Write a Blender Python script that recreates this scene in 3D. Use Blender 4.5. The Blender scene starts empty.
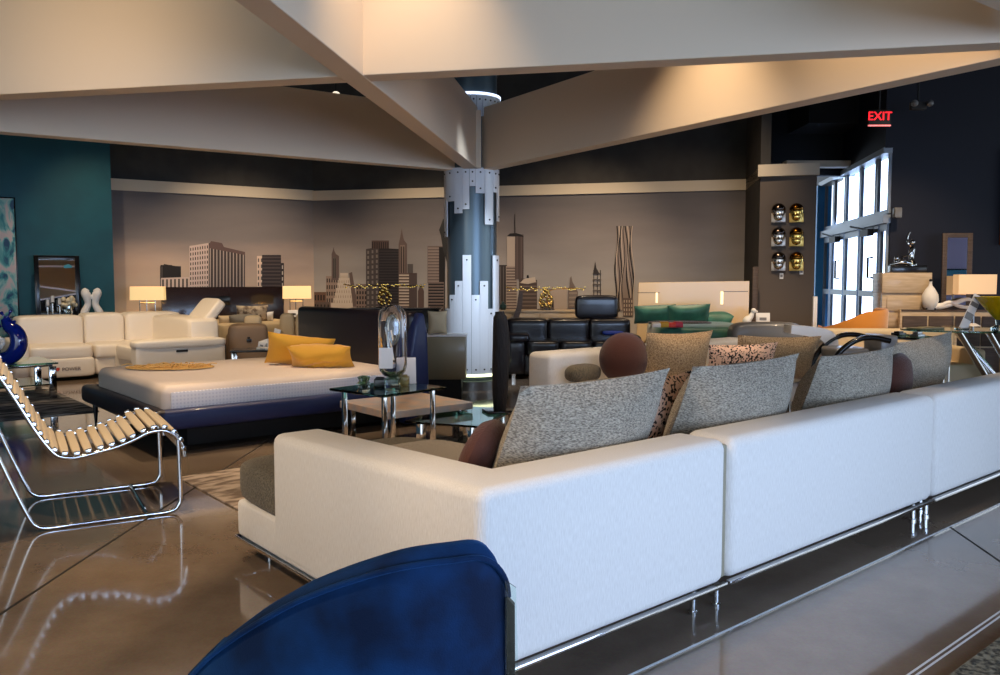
import bpy, bmesh, math, random
from mathutils import Vector, Matrix
random.seed(7)
C = bpy.context.scene.collection
PI = math.pi

# ------------------------------------------------------------------ camera, world, exposure
F_PX, PITCH, EYE = 820.0, math.atan(56.5/820.0), 1.4
cd = bpy.data.cameras.new('camera'); cam = bpy.data.objects.new('camera', cd); C.objects.link(cam)
cam.location = (0, 0, EYE); cam.rotation_euler = (PI/2-PITCH, 0, 0)
cd.sensor_width = 36; cd.lens = 36*F_PX/1000; cd.clip_start = .05; cd.clip_end = 200
bpy.context.scene.camera = cam
S = bpy.context.scene
S.view_settings.view_transform = 'Standard'; S.view_settings.look = 'None'
S.view_settings.gamma = 1; S.view_settings.use_curve_mapping = False
S.view_settings.exposure = 0.0
S.cycles.max_bounces = 7; S.cycles.diffuse_bounces = 4; S.cycles.glossy_bounces = 4
S.cycles.transmission_bounces = 7; S.cycles.transparent_max_bounces = 12
S.cycles.caustics_reflective = False; S.cycles.caustics_refractive = False
S.cycles.sample_clamp_indirect = 4; S.cycles.use_denoising = True
W = bpy.data.worlds.new('sky'); S.world = W; W.use_nodes = True
bg = W.node_tree.nodes['Background']; bg.inputs[0].default_value = (.74, .87, 1, 1); bg.inputs[1].default_value = 2.2

U = Vector((math.cos(math.radians(40)), math.sin(math.radians(40)), 0))
V = Vector((-U.y, U.x, 0)); RZ = math.radians(40)
def uv(a, b, z=0): return U*a+V*b+Vector((0, 0, z))

def lamp(kind, loc, aim, energy, col, **kw):
    d = bpy.data.lights.new(kind.lower()+'_light', kind); d.energy = energy; d.color = col
    for k, v in kw.items(): setattr(d, k, v)
    o = bpy.data.objects.new(kind.lower()+'_light', d); C.objects.link(o); o.location = loc
    o.rotation_euler = (Vector(aim)-Vector(loc)).to_track_quat('-Z', 'Y').to_euler()
    return o
COOL = (.42, .61, 1.0); WARM = (1.0, .74, .48)
# daylight through the glazed front behind the camera, and through the entrance doors
lamp('AREA', uv(3.6, -4.9, 1.5), uv(3.6, 0, .5), 570, COOL, shape='RECTANGLE', size=9.0, size_y=2.4)
lamp('AREA', (6.6, 13.6, 1.9), (4.0, 12.9, 1.2), 150, COOL, shape='RECTANGLE', size=3.4, size_y=3.0)
# the shop's ceiling spots
def spot(x, y, z, ax, ay, az, e, ang=70, blend=.6, r=.05, col=WARM):
    lamp('SPOT', (x, y, z), (ax, ay, az), e, col, spot_size=math.radians(ang), spot_blend=blend, shadow_soft_size=r)
SPOTS = [
 (-2.55, 5.15, 4.6, -2.35, 5.3, 0, 420, 46, .4, .015),
 (-2.2, 7.7, 4.6, -2.2, 7.6, .6, 520, 52, .8, .05),
 (-5.9, 9.8, 4.6, -5.6, 11.4, .6, 520, 65, .9, .05),
 (-3.4, 9.6, 4.6, -3.9, 11.4, .6, 420, 60, .9, .05),
 (-6.3, 12.0, 4.8, -6.6, 14.2, 1.0, 260, 60, .9, .05),
 (-3.6, 13.2, 4.8, -4.8, 15.6, .9, 620, 70, .9, .05),
 (-1.6, 13.2, 4.8, -1.6, 15.8, .9, 480, 70, .9, .05),
 (1.4, 12.6, 4.8, 1.2, 15.2, .9, 520, 75, .9, .05),
 (3.0, 10.6, 4.8, 2.9, 12.5, .9, 420, 55, .9, .05),
 (1.2, 9.6, 4.6, .9, 12.0, .6, 300, 60, .9, .05),
 (1.4, 6.6, 4.6, 1.5, 7.6, .5, 460, 65, 1, .05),
 (2.3, 5.0, 4.6, 3.3, 6.6, 1.6, 260, 80, 1, .08),
 (-.6, 5.0, 4.6, -.7, 5.9, .4, 260, 60, 1, .05),
 (-.7, 7.3, 4.6, -.6, 6.8, .4, 300, 50, .9, .05),
 (3.4, 7.8, 4.6, 3.6, 8.8, .6, 360, 60, .9, .05),
 (5.2, 8.9, 4.6, 5.3, 10.9, 1.0, 480, 65, .9, .05),
 (4.5, 8.6, 4.4, 4.7, 10.8, .9, 240, 50, .9, .05),
 (-1.6, 2.4, 4.2, -1.0, 3.6, .4, 260, 80, 1, .05),
 (-3.2, 4.6, 3.0, -3.0, 6.6, 3.2, 60, 110, 1, .2),
]
for s in SPOTS: spot(*s)
spot(.15, 8.0, 4.5, -.32, 10.4, 1.2, 900, 26, .9, .05, (.72, .84, 1.0))  # added cool spot that brightens the column, not one of the shop's lamps
spot(-3.6, 1.2, 4.2, -.5, 3.1, .35, 620, 50, .9, .08)
spot(3.2, 10.8, 4.8, 3.0, 14.0, 1.6, 360, 70, .9)

# ------------------------------------------------------------------ helpers
def s2l(c):
    return tuple(((x/255)/12.92 if x/255 <= .04045 else ((x/255+.055)/1.055)**2.4) for x in c)
MATS = {}
def mat(name, rgb, rough=.6, metal=0, spec=.5, bump=None, var=None, coat=0, sheen=0, trans=0, emis=None, es=0, alpha=1, ior=1.45, scale=(1, 1, 1)):
    """rgb in 0..255; bump=(texture scale, strength); var=(second rgb, scale, low, high) mixes two colours by noise."""
    if name in MATS: return MATS[name]
    m = bpy.data.materials.new(name); m.use_nodes = True; nt = m.node_tree; N = nt.nodes; L = nt.links
    b = N['Principled BSDF']; col = s2l(rgb)+(1,)
    b.inputs['Base Color'].default_value = col; b.inputs['Roughness'].default_value = rough
    b.inputs['Metallic'].default_value = metal; b.inputs['Specular IOR Level'].default_value = spec
    b.inputs['Coat Weight'].default_value = coat; b.inputs['Sheen Weight'].default_value = sheen
    b.inputs['Transmission Weight'].default_value = trans; b.inputs['IOR'].default_value = ior; b.inputs['Alpha'].default_value = alpha
    b.inputs['Coat Roughness'].default_value = .08
    if emis: b.inputs['Emission Color'].default_value = s2l(emis)+(1,); b.inputs['Emission Strength'].default_value = es
    tc = N.new('ShaderNodeTexCoord'); mp = N.new('ShaderNodeMapping'); L.new(tc.outputs['Object'], mp.inputs[0]); mp.inputs['Scale'].default_value = scale
    if var:
        n = N.new('ShaderNodeTexNoise'); n.inputs['Scale'].default_value = var[1]; n.inputs['Detail'].default_value = 5
        L.new(mp.outputs[0], n.inputs['Vector'])
        r = N.new('ShaderNodeValToRGB'); r.color_ramp.elements[0].position = var[2]; r.color_ramp.elements[1].position = var[3]
        r.color_ramp.elements[0].color = col; r.color_ramp.elements[1].color = s2l(var[0])+(1,)
        L.new(n.outputs['Fac'], r.inputs[0]); L.new(r.outputs[0], b.inputs['Base Color'])
    if bump:
        n = N.new('ShaderNodeTexNoise'); n.inputs['Scale'].default_value = bump[0]; n.inputs['Detail'].default_value = 3
        L.new(mp.outputs[0], n.inputs['Vector'])
        u = N.new('ShaderNodeBump'); u.inputs['Strength'].default_value = bump[1]; u.inputs['Distance'].default_value = .01
        L.new(n.outputs['Fac'], u.inputs['Height']); L.new(u.outputs[0], b.inputs['Normal'])
    MATS[name] = m
    return m
def weave(name, rgb, rgb2, scale, bump=.4, rough=.9, stretch=(1, 1, 1), lo=.35, hi=.65):
    """woven cloth: two thread colours crossing"""
    m = mat(name, rgb, rough, spec=.2, var=(rgb2, scale, lo, hi), bump=(scale, bump), scale=stretch, sheen=.15)
    return m

def link(name, bm, m, parent=None, smooth=True, mats=None):
    bmesh.ops.recalc_face_normals(bm, faces=bm.faces)
    me = bpy.data.meshes.new(name); bm.to_mesh(me); bm.free()
    for x in ([m]+list(mats or [])): me.materials.append(x)
    if smooth:
        me.polygons.foreach_set('use_smooth', [True]*len(me.polygons))
        try: me.set_sharp_from_angle(angle=math.radians(38))
        except Exception: pass
    o = bpy.data.objects.new(name, me); C.objects.link(o)
    if parent: o.parent = parent
    return o
def thing(name, label, cat, loc=(0, 0, 0), rz=0, group=None):
    o = bpy.data.objects.new(name, None); C.objects.link(o); o.location = loc; o.rotation_euler = (0, 0, rz)
    o['label'] = label; o['category'] = cat; o.empty_display_size = .1
    if group: o['group'] = group
    return o
def tag(o, label, cat, group=None):
    o['label'] = label; o['category'] = cat
    if group: o['group'] = group
    return o
def struct(name, bm, m, label=None, smooth=False, mats=None):
    o = link(name, bm, m, None, smooth, mats); o['kind'] = 'structure'
    if label: o['label'] = label
    return o
def dup(root, loc, rz, label=None, group=None):
    r = root.copy(); C.objects.link(r); r.location = loc; r.rotation_euler = (0, 0, rz)
    if label: r['label'] = label
    if group: r['group'] = group
    for ch in list(root.children):
        c = ch.copy(); C.objects.link(c); c.parent = r
        for g in ch.children:
            d = g.copy(); C.objects.link(d); d.parent = c
    return r
def B(): return bmesh.new()
def join(bm, t, M=None):
    if M is not None: t.transform(M)
    me = bpy.data.meshes.new('t'); t.to_mesh(me); t.free(); bm.from_mesh(me); bpy.data.meshes.remove(me)
def box(bm, x0, x1, y0, y1, z0, z1, r=0, seg=2, M=None, mi=0):
    t = bmesh.new(); bmesh.ops.create_cube(t, size=1)
    for v in t.verts: v.co = Vector(((x0+x1)/2+v.co.x*(x1-x0), (y0+y1)/2+v.co.y*(y1-y0), (z0+z1)/2+v.co.z*(z1-z0)))
    if r: bmesh.ops.bevel(t, geom=list(t.edges), offset=min(r, .49*min(x1-x0, y1-y0, z1-z0)), segments=seg, profile=.5, affect='EDGES')
    for f in t.faces: f.material_index = mi
    join(bm, t, M); return bm
def prism(bm, poly, z0, z1, r=0, seg=3, M=None, mi=0, axis='z'):
    t = bmesh.new()
    f = t.faces.new([t.verts.new((p[0], p[1], z0)) for p in poly])
    e = bmesh.ops.extrude_face_region(t, geom=[f])
    for g in e['geom']:
        if isinstance(g, bmesh.types.BMVert): g.co.z = z1
    bmesh.ops.recalc_face_normals(t, faces=t.faces)
    if r: bmesh.ops.bevel(t, geom=list(t.edges), offset=r, segments=seg, profile=.5, affect='EDGES', clamp_overlap=True)
    if axis == 'y': t.transform(Matrix(((1, 0, 0, 0), (0, 0, 1, 0), (0, 1, 0, 0), (0, 0, 0, 1))))   # (x,y)->(x,z)
    for f in t.faces: f.material_index = mi
    join(bm, t, M); return bm
def soft(bm, x0, x1, y0, y1, z0, z1, p=5, n=8, M=None):
    """pillowy block: superellipsoid filling the given extents"""
    t = bmesh.new(); bmesh.ops.create_cube(t, size=2); bmesh.ops.subdivide_edges(t, edges=list(t.edges), cuts=n, use_grid_fill=True)
    for v in t.verts:
        c = v.co; k = (abs(c.x)**p+abs(c.y)**p+abs(c.z)**p)**(1/p)
        c = Vector([math.copysign(math.sin(min(abs(q), 1)*PI/2)**.85, q) for q in c])
        k = (abs(c.x)**p+abs(c.y)**p+abs(c.z)**p)**(1/p); c = c/k
        v.co = Vector(((x0+x1)/2+c.x*(x1-x0)/2, (y0+y1)/2+c.y*(y1-y0)/2, (z0+z1)/2+c.z*(z1-z0)/2))
    join(bm, t, M); return bm
def tube(bm, pts, r, n=10, cyc=False, mi=0):
    pts = [Vector(p) for p in pts]; rr = r if isinstance(r, (list, tuple)) else [r]*len(pts)
    rings = []; up = None
    for i, p in enumerate(pts):
        a = pts[i-1] if i else (pts[-1] if cyc else p); b = pts[(i+1) % len(pts)] if (i < len(pts)-1 or cyc) else p
        d = (b-a).normalized()
        if up is None:
            up = Vector((0, 0, 1)) if abs(d.z) < .9 else Vector((1, 0, 0))
        s = d.cross(up).normalized(); up = s.cross(d).normalized()
        rings.append([bm.verts.new(p+(s*math.cos(2*PI*k/n)+up*math.sin(2*PI*k/n))*rr[i]) for k in range(n)])
    m = len(rings)
    for i in range(m if cyc else m-1):
        A, D = rings[i], rings[(i+1) % m]
        for k in range(n):
            f = bm.faces.new((A[k], A[(k+1) % n], D[(k+1) % n], D[k])); f.material_index = mi
    if not cyc:
        f = bm.faces.new(rings[0][::-1]); f.material_index = mi
        f = bm.faces.new(rings[-1]); f.material_index = mi
    return bm
def lathe(bm, prof, n=24, c=(0, 0, 0), mi=0):
    rings = []
    for (r, z) in prof:
        if r < 1e-5: rings.append([bm.verts.new((c[0], c[1], c[2]+z))])
        else: rings.append([bm.verts.new((c[0]+r*math.cos(2*PI*k/n), c[1]+r*math.sin(2*PI*k/n), c[2]+z)) for k in range(n)])
    for A, D in zip(rings, rings[1:]):
        for k in range(n):
            k2 = (k+1) % n
            if len(A) == 1 and len(D) == 1: continue
            q = (A[0], D[k2], D[k]) if len(A) == 1 else (A[k], A[k2], D[0]) if len(D) == 1 else (A[k], A[k2], D[k2], D[k])
            f = bm.faces.new(q); f.material_index = mi
    return bm
def cyl(bm, x, y, z0, z1, r, n=20, mi=0): return lathe(bm, [(0, z0), (r, z0), (r, z1), (0, z1)], n, (x, y, 0), mi)
def ball(bm, c, r, s=(1, 1, 1), n=3):
    t = bmesh.new(); bmesh.ops.create_icosphere(t, subdivisions=n, radius=r)
    for v in t.verts: v.co = Vector((v.co.x*s[0]+c[0], v.co.y*s[1]+c[1], v.co.z*s[2]+c[2]))
    join(bm, t); return bm
def bez(pts, n=6):
    """smooth curve through points"""
    P = [Vector(p) for p in pts]; P = [2*P[0]-P[1]]+P+[2*P[-1]-P[-2]]; out = []
    for i in range(1, len(P)-2):
        for k in range(n):
            t = k/n; a, b, c, d = P[i-1:i+3]
            out.append(.5*((2*b)+(c-a)*t+(2*a-5*b+4*c-d)*t*t+(3*b-a-3*c+d)*t**3))
    out.append(P[-2]); return out
def pillow(bm, w, h, t, n=16, pinch=.07, M=None, sag=0, ruf=0, seed=1, plump=0, shear=0):
    """cushion standing on z=0, width w along x, height h along z, thickness t along y, pointed corners"""
    q = bmesh.new(); rnd = random.Random(seed); ph = [rnd.uniform(0, 6) for _ in range(6)]
    S_ = {}
    for s in (1, -1):
        for i in range(n+1):
            for j in range(n+1):
                a, b = -1+2*i/n, -1+2*j/n
                edge = i in (0, n) or j in (0, n)
                if edge and s == -1: S_[(s, i, j)] = S_[(1, i, j)]; continue
                x = a*(1-pinch*(1-b*b)); z = b*(1-pinch*1.3*(1-a*a))
                y = s*((1-a**4)*(1-b**4))**.6*(.75+.25*(1-a*a)*(1-b*b)) if not plump else s*((1-abs(a)**plump)*(1-abs(b)**plump))**.62
                y += s*.05*math.sin(4*a+ph[0])*math.cos(3*b+ph[1])*(1-a*a)*(1-b*b)
                zz = z - sag*(1-a*a)*(1+b)/2
                if ruf: y += ruf*s*math.sin(9*a*a+5*b+ph[2])*math.sin(7*b-6*a+ph[3])*(1-a**4)*(1-b**4)
                S_[(s, i, j)] = q.verts.new((x*w/2+shear*(zz+1)*h/2, y*t/2, (zz+1)*h/2))
        for i in range(n):
            for j in range(n):
                q.faces.new([S_[(s, i, j)], S_[(s, i+1, j)], S_[(s, i+1, j+1)], S_[(s, i, j+1)]])
    bmesh.ops.recalc_face_normals(q, faces=q.faces)
    join(bm, q, M); return bm
def R(ax, deg): return Matrix.Rotation(math.radians(deg), 4, ax)
def T(x, y, z): return Matrix.Translation((x, y, z))
def poly(bm, pts, mi=0):
    f = bm.faces.new([bm.verts.new(p) for p in pts]); f.material_index = mi; return f
def text(body, size, loc, rot, m, parent, ext=.002, name='lettering'):
    c = bpy.data.curves.new(name, 'FONT'); c.body = body; c.size = size; c.extrude = ext; c.align_x = 'CENTER'; c.align_y = 'CENTER'
    c.materials.append(m); o = bpy.data.objects.new(name, c); C.objects.link(o); bpy.context.view_layer.update(); me = bpy.data.meshes.new_from_object(o); bpy.data.objects.remove(o)
    o = bpy.data.objects.new(name, me); C.objects.link(o); o.parent = parent; o.location = loc; o.rotation_euler = rot
    return o
# camera geometry, used only to read real positions off the photograph
def ray(px, py):
    a = (px-500)/F_PX; b = -(py-337.5)/F_PX
    return Vector((a, math.cos(PITCH)+b*math.sin(PITCH), -math.sin(PITCH)+b*math.cos(PITCH)))
def at(px, py, Y): d = ray(px, py); return Vector((0, 0, EYE))+d*(Y/d.y)
def fl(px, py, z=0): d = ray(px, py); return Vector((0, 0, EYE))+d*((z-EYE)/d.z)
def onwall(px, py, A, D, off=0):
    n = Vector((D[1]-A[1], -(D[0]-A[0]), 0)).normalized(); n = -n if n.y > 0 else n
    a = Vector((A[0], A[1], 0))+n*off; d = ray(px, py); o = Vector((0, 0, EYE))
    return o+d*((a-o).dot(n)/d.dot(n))

# ------------------------------------------------------------------ materials
M_wall_dark = mat('wall_charcoal', (62, 60, 57), .8, var=((56, 54, 52), 3, .4, .6))
M_ceiling = mat('ceiling_black', (15, 15, 16), .9)
M_teal = mat('wall_teal', (10, 74, 84), .55, var=((12, 82, 92), 2, .4, .6), bump=(60, .05))
M_navy = mat('wall_navy', (13, 15, 32), .6, bump=(60, .05))
M_cream = mat('beam_cream', (222, 202, 176), .6, bump=(30, .03))
M_trim = mat('trim_cream', (205, 192, 170), .6)
M_chrome = mat('chrome', (215, 215, 215), .07, metal=1)
M_steel = mat('brushed_steel', (150, 152, 155), .3, metal=1)
M_goldm = mat('gold', (214, 176, 96), .18, metal=1)
M_black = mat('black_gloss', (14, 13, 14), .25, coat=.3)
M_blackm = mat('black_matte', (22, 21, 22), .6)
M_glass = mat('glass', (235, 250, 245), .02, trans=1, spec=.5, ior=1.45)
M_glassg = mat('glass_green_edge', (120, 190, 170), .02, trans=1, ior=1.45)
M_white = mat('white_gloss', (235, 232, 228), .3, coat=.3)
M_whitem = mat('white_matte', (235, 232, 226), .7)
M_paper = mat('paper_white', (232, 230, 228), .6)
M_sofa = mat('white_ribbed_cloth', (234, 230, 224), .85, spec=.25, sheen=.2, bump=(260, .35), var=((222, 217, 210), 260, .35, .65), scale=(1, 1, .12))
M_tweed = weave('grey_tweed', (184, 174, 156), (104, 96, 84), 90, .8, stretch=(.8, 1, 2.6))
M_tweedd = weave('dark_tweed', (128, 118, 98), (66, 60, 50), 130, .8)
M_seat = weave('seat_tweed', (190, 180, 168), (140, 130, 118), 160, .4)
M_brown = mat('brown_rib_cloth', (80, 46, 36), .9, spec=.2, sheen=.25, bump=(90, .5), scale=(1, 1, 3))
M_velvet = mat('navy_velvet', (2, 20, 48), .75, spec=.2, sheen=.4, var=((8, 56, 106), 5, .38, .66), bump=(300, .15))  # lighter blue patches are velvet highlights painted into the base colour
MATS['navy_velvet'].node_tree.nodes['Principled BSDF'].inputs['Sheen Tint'].default_value = s2l((70, 130, 200))+(1,)
M_bluel = mat('blue_leather', (20, 36, 84), .5, coat=.15, bump=(200, .12))
M_bluel_shaded = mat('blue_leather_shaded', (28, 22, 32), .42, coat=.1, bump=(200, .12))  # blue leather again, darkened in the colour for the bed's shadow side
M_blackl = mat('black_leather', (18, 17, 24), .28, coat=.35, bump=(120, .1))
M_whitel = mat('white_leather', (232, 222, 206), .42, coat=.1, bump=(140, .08))
M_greyl = mat('grey_leather', (120, 118, 116), .32, coat=.2, bump=(140, .08))
M_taupe = mat('taupe_leather', (128, 106, 84), .5, bump=(140, .1))
M_beige = mat('beige_cloth', (200, 180, 146), .8, bump=(160, .2))
M_sheet = mat('white_mattress_cloth', (232, 214, 198), .85, bump=(14, .25), sheen=.2)
M_yellow = mat('mustard_cloth', (222, 164, 48), .85, sheen=.4, bump=(120, .3))
M_mustard = mat('mustard_velvet', (206, 128, 24), .7, sheen=.6, bump=(160, .15))
M_green = mat('green_satin', (40, 96, 78), .42, sheen=.5, bump=(30, .15), var=((54, 116, 94), 6, .4, .6))
M_oak = mat('pale_oak', (206, 184, 152), .5, var=((186, 162, 130), 4, .35, .65), scale=(1, 1, 8), coat=.15)
M_walnut = mat('greyed_walnut', (88, 72, 60), .5, var=((70, 56, 46), 5, .35, .65), scale=(1, 1, 8))
M_wood = mat('warm_wood', (150, 84, 44), .5, var=((120, 64, 34), 8, .35, .65), scale=(1, 1, 6))
M_shade = mat('lit_lampshade', (250, 225, 175), .8, emis=(255, 214, 140), es=.5)
M_bulb = mat('lamp_bulb', (255, 220, 160), .5, emis=(255, 200, 110), es=14)

# ------------------------------------------------------------------ floor
def floor_mat():
    m = bpy.data.materials.new('polished_concrete'); m.use_nodes = True; N = m.node_tree.nodes; L = m.node_tree.links; b = N['Principled BSDF']
    tc = N.new('ShaderNodeTexCoord')
    n = N.new('ShaderNodeTexNoise'); n.inputs['Scale'].default_value = 1.3; n.inputs['Detail'].default_value = 9; n.inputs['Roughness'].default_value = .65
    L.new(tc.outputs['Object'], n.inputs['Vector'])
    r = N.new('ShaderNodeValToRGB'); r.color_ramp.elements[0].position = .3; r.color_ramp.elements[1].position = .72
    r.color_ramp.elements[0].color = s2l((114, 97, 83))+(1,); r.color_ramp.elements[1].color = s2l((154, 137, 120))+(1,)
    L.new(n.outputs['Fac'], r.inputs[0])
    n2 = N.new('ShaderNodeTexNoise'); n2.inputs['Scale'].default_value = 90; n2.inputs['Detail'].default_value = 3
    L.new(tc.outputs['Object'], n2.inputs['Vector'])
    mx = N.new('ShaderNodeMix'); mx.data_type = 'RGBA'; mx.blend_type = 'MULTIPLY'; mx.inputs[0].default_value = .35
    L.new(r.outputs[0], mx.inputs[6]); L.new(n2.outputs['Color'], mx.inputs[7]); L.new(mx.outputs[2], b.inputs['Base Color'])
    mr = N.new('ShaderNodeMapRange'); mr.inputs[3].default_value = .05; mr.inputs[4].default_value = .13
    L.new(n.outputs['Fac'], mr.inputs[0]); L.new(mr.outputs[0], b.inputs['Roughness'])
    b.inputs['Specular IOR Level'].default_value = .75; b.inputs['Coat Weight'].default_value = .35; b.inputs['Coat Roughness'].default_value = .04
    bp = N.new('ShaderNodeBump'); bp.inputs['Strength'].default_value = .03; L.new(n.outputs['Fac'], bp.inputs['Height']); L.new(bp.outputs[0], b.inputs['Normal'])
    return m
M_floor = floor_mat()
bm = B(); box(bm, -16, 16, -9, 22, -.2, 0); floor = struct('floor', bm, M_floor)
M_strip = mat('seam_metal', (225, 228, 232), .45, metal=.3); M_joint = mat('joint_dark', (38, 34, 30), .7)  # strip's pale diffuse base stands in for its bright reflection
def strip(p, q, w, m, name='floor_seam'):
    p, q = Vector(p), Vector(q); d = (q-p).normalized(); s = Vector((-d.y, d.x, 0))*w/2; bm = B()
    a = [p+s, p-s, q-s, q+s]; lo = [v+Vector((0, 0, -.01)) for v in a]; hi = [Vector((v.x, v.y, .0012)) for v in a]
    vl = [bm.verts.new(v) for v in lo]; vh = [bm.verts.new(v) for v in hi]
    bm.faces.new(vh)
    for k in range(4): bm.faces.new((vl[k], vl[(k+1) % 4], vh[(k+1) % 4], vh[k]))
    o = link(name, bm, m, floor, False); return o
strip(uv(-2, 1.87), uv(9, 1.87), .010, M_strip)
strip(uv(-2, 1.235), uv(9, 1.235), .008, M_strip); strip(uv(-2, 1.215), uv(9, 1.215), .008, M_strip)
strip(uv(4.92, 1.87), (2.3, 2.2, 0), .012, M_joint)
strip((-2.12, 1.0, 0), (-2.10, 4.0, 0), .014, M_joint); strip((-2.10, 4.0, 0), (-2.0, 9.0, 0), .014, M_joint)

# ------------------------------------------------------------------ room shell
def wall(name, A, D, z0, z1, m, th=.15, label=None, back=True):
    A, D = Vector((A[0], A[1], 0)), Vector((D[0], D[1], 0)); d = (D-A); n = Vector((-d.y, d.x, 0)).normalized()*th
    if n.dot(-(A+D)/2) > 0: n = -n           # thickness goes away from the camera
    bm = B(); t = bmesh.new(); pts = [A, D, D+n, A+n]
    lo = [t.verts.new((p.x, p.y, z0)) for p in pts]; hi = [t.verts.new((p.x, p.y, z1)) for p in pts]
    t.faces.new(lo); t.faces.new(hi)
    for k in range(4): t.faces.new((lo[k], lo[(k+1) % 4], hi[(k+1) % 4], hi[k]))
    join(bm, t); return struct(name, bm, m, label)
H = 5.3; K = 1.1
A1, A2, A3 = (-6.62, 13.12), (-3.42, 15.12), (3.97, 13.38)     # mural wall corners
A1 = tuple(onwall(90, 190, (-6.3, 13.32), (-3.42, 15.12)))[:2]
A4, A5 = (3.70, 11.78), (4.42, 11.56)
A1, A2, A3, A4, A5 = [(a[0]*K, a[1]*K) for a in (A1, A2, A3, A4, A5)]
T1 = Vector((-6.62, 14.10, 0)); TD = Vector((-.85, -.53, 0)).normalized()
wall('wall_back', A2, A3, 0, H, M_wall_dark); wall('wall_back_left', A1, A2, 0, H, M_wall_dark)
wall('wall_return', A3, A4, 0, 4.5, M_wall_dark)
M_maskwall = mat('wall_taupe', (92, 82, 74), .75)
wall('wall_mask', A4, A5, 0, 3.08, M_maskwall, .25)
T2 = T1+TD*7
wall('wall_left', (T1.x, T1.y), (T2.x, T2.y), 0, H, M_teal)
bm = B(); box(bm, -12.3, -12.1, -9, 14, 0, H); struct('wall_far_left', bm, M_teal)
bm = B(); box(bm, -16, 16, -9, 22, H, H+.2); struct('ceiling', bm, M_ceiling)
wall('wall_black_screen', (4.45, 14.2), (6.3, 14.2), 3.2, H, M_ceiling)  # black screen added to hide the bluish lit gap above the mask wall
# black box added for the darkness over the entrance, and a pale slab
bm = B(); box(bm, 4.9, 6.3, 13.2, 18, 3.9, 4.6); struct('ceiling_black_box', bm, M_ceiling)
bm = B(); box(bm, 4.7, 5.75, 13.6, 13.8, 3.27, 3.37); struct('ceiling_slab', bm, M_trim)
# entrance wall with doors
DA = Vector((5.53, 11.7, 0)); DD = Vector((.167, .986, 0)).normalized(); DB = DA+DD*4.25
DN = Vector((-DD.y, DD.x, 0))
Z_TR0, Z_TR1 = 2.38, 3.22
wall('wall_right', (DA.x, DA.y), (DA.x+8.6, DA.y-1.46), 0, H, M_navy, .2)
def onD(s, off, z): return DA+DD*s+DN*off+Vector((0, 0, z))
def dbox(bm, s0, s1, z0, z1, o0=-.02, o1=.03, mi=0):
    t = bmesh.new(); vs = {}
    for i, s in enumerate((s0, s1)):
        for j, o in enumerate((o0, o1)):
            for k, z in enumerate((z0, z1)): vs[i, j, k] = t.verts.new(onD(s, o, z))
    for q in (((0,0,0),(0,1,0),(0,1,1),(0,0,1)), ((1,0,0),(1,1,0),(1,1,1),(1,0,1)), ((0,0,0),(1,0,0),(1,0,1),(0,0,1)), ((0,1,0),(1,1,0),(1,1,1),(0,1,1)), ((0,0,0),(1,0,0),(1,1,0),(0,1,0)), ((0,0,1),(1,0,1),(1,1,1),(0,1,1))):
        f = t.faces.new([vs[a] for a in q]); f.material_index = mi
    bmesh.ops.recalc_face_normals(t, faces=t.faces); join(bm, t)
M_alu = mat('door_aluminium', (150, 160, 172), .45, metal=.2)
M_bluef = mat('skylit_blue_jamb', (70, 165, 235), .5)  # jamb's blue is brightened in the colour to stand for sky light
bm = B(); dbox(bm, 0, 5.3, Z_TR1+.05, H, -.1, .1); struct('wall_over_doors', bm, M_navy)
bm = B(); dbox(bm, 0, 4.25, Z_TR1-.02, Z_TR1+.06, -.08, .12)
for s in (0.04, .62, .72, 1.55, 1.62, 2.5, 2.6, 3.35, 3.42, 4.1):
    dbox(bm, s-.028, s+.028, Z_TR0, Z_TR1)
dbox(bm, 0, 4.2, Z_TR0-.02, Z_TR0+.04); dbox(bm, 0, 4.2, Z_TR0-.16, Z_TR0-.04, -.1, .1)
struct('window_1', bm, M_alu)
bm = B(); dbox(bm, 4.13, 4.5, 0, Z_TR1, -.1, .16); struct('trim_1', bm, M_bluef)
M_pane = mat('clear_pane', (250, 252, 255), 0, trans=1, ior=1.02, spec=.1)
bm = B(); dbox(bm, .05, 4.1, Z_TR0+.04, Z_TR1, -.012, -.004); g = link('window_glass', bm, M_pane, bpy.data.objects['window_1'], False)
for k, (s0, s1, dr) in enumerate(((.05, .42, 0), (.48, 1.5, 1), (1.58, 2.5, 0), (2.56, 3.5, 1), (3.56, 4.1, 0))):
    bm = B(); w = .06
    dbox(bm, s0, s0+w, 0, Z_TR0-.16); dbox(bm, s1-w, s1, 0, Z_TR0-.16); dbox(bm, s0+w, s1-w, Z_TR0-.26, Z_TR0-.16)
    dbox(bm, s0+w, s1-w, 0, .22); dbox(bm, s0+w, s1-w, 1.16, 1.25)
    o = struct('door_%d' % (k+1), bm, M_alu)
    bm = B(); dbox(bm, s0+w, s1-w, .22, Z_TR0-.26, -.012, -.004); link('pane', bm, M_pane, o, False)
    if dr:
        bm = B(); a = s0+.2; tube(bm, [onD(a, .04, 1.45), onD(a, .11, 1.45), onD(a, .11, 1.75), onD(a, .04, 1.75)], .018, 8); link('handle', bm, M_blackm, o)
        bm = B(); dbox(bm, s0+.15, s0+.6, Z_TR0-.3, Z_TR0-.2, .05, .14); tube(bm, [onD(s0+.35, .12, Z_TR0-.2), onD(s1-.1, .2, Z_TR0-.12)], .015, 8); link('door_closer', bm, M_blackm, o)
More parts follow.
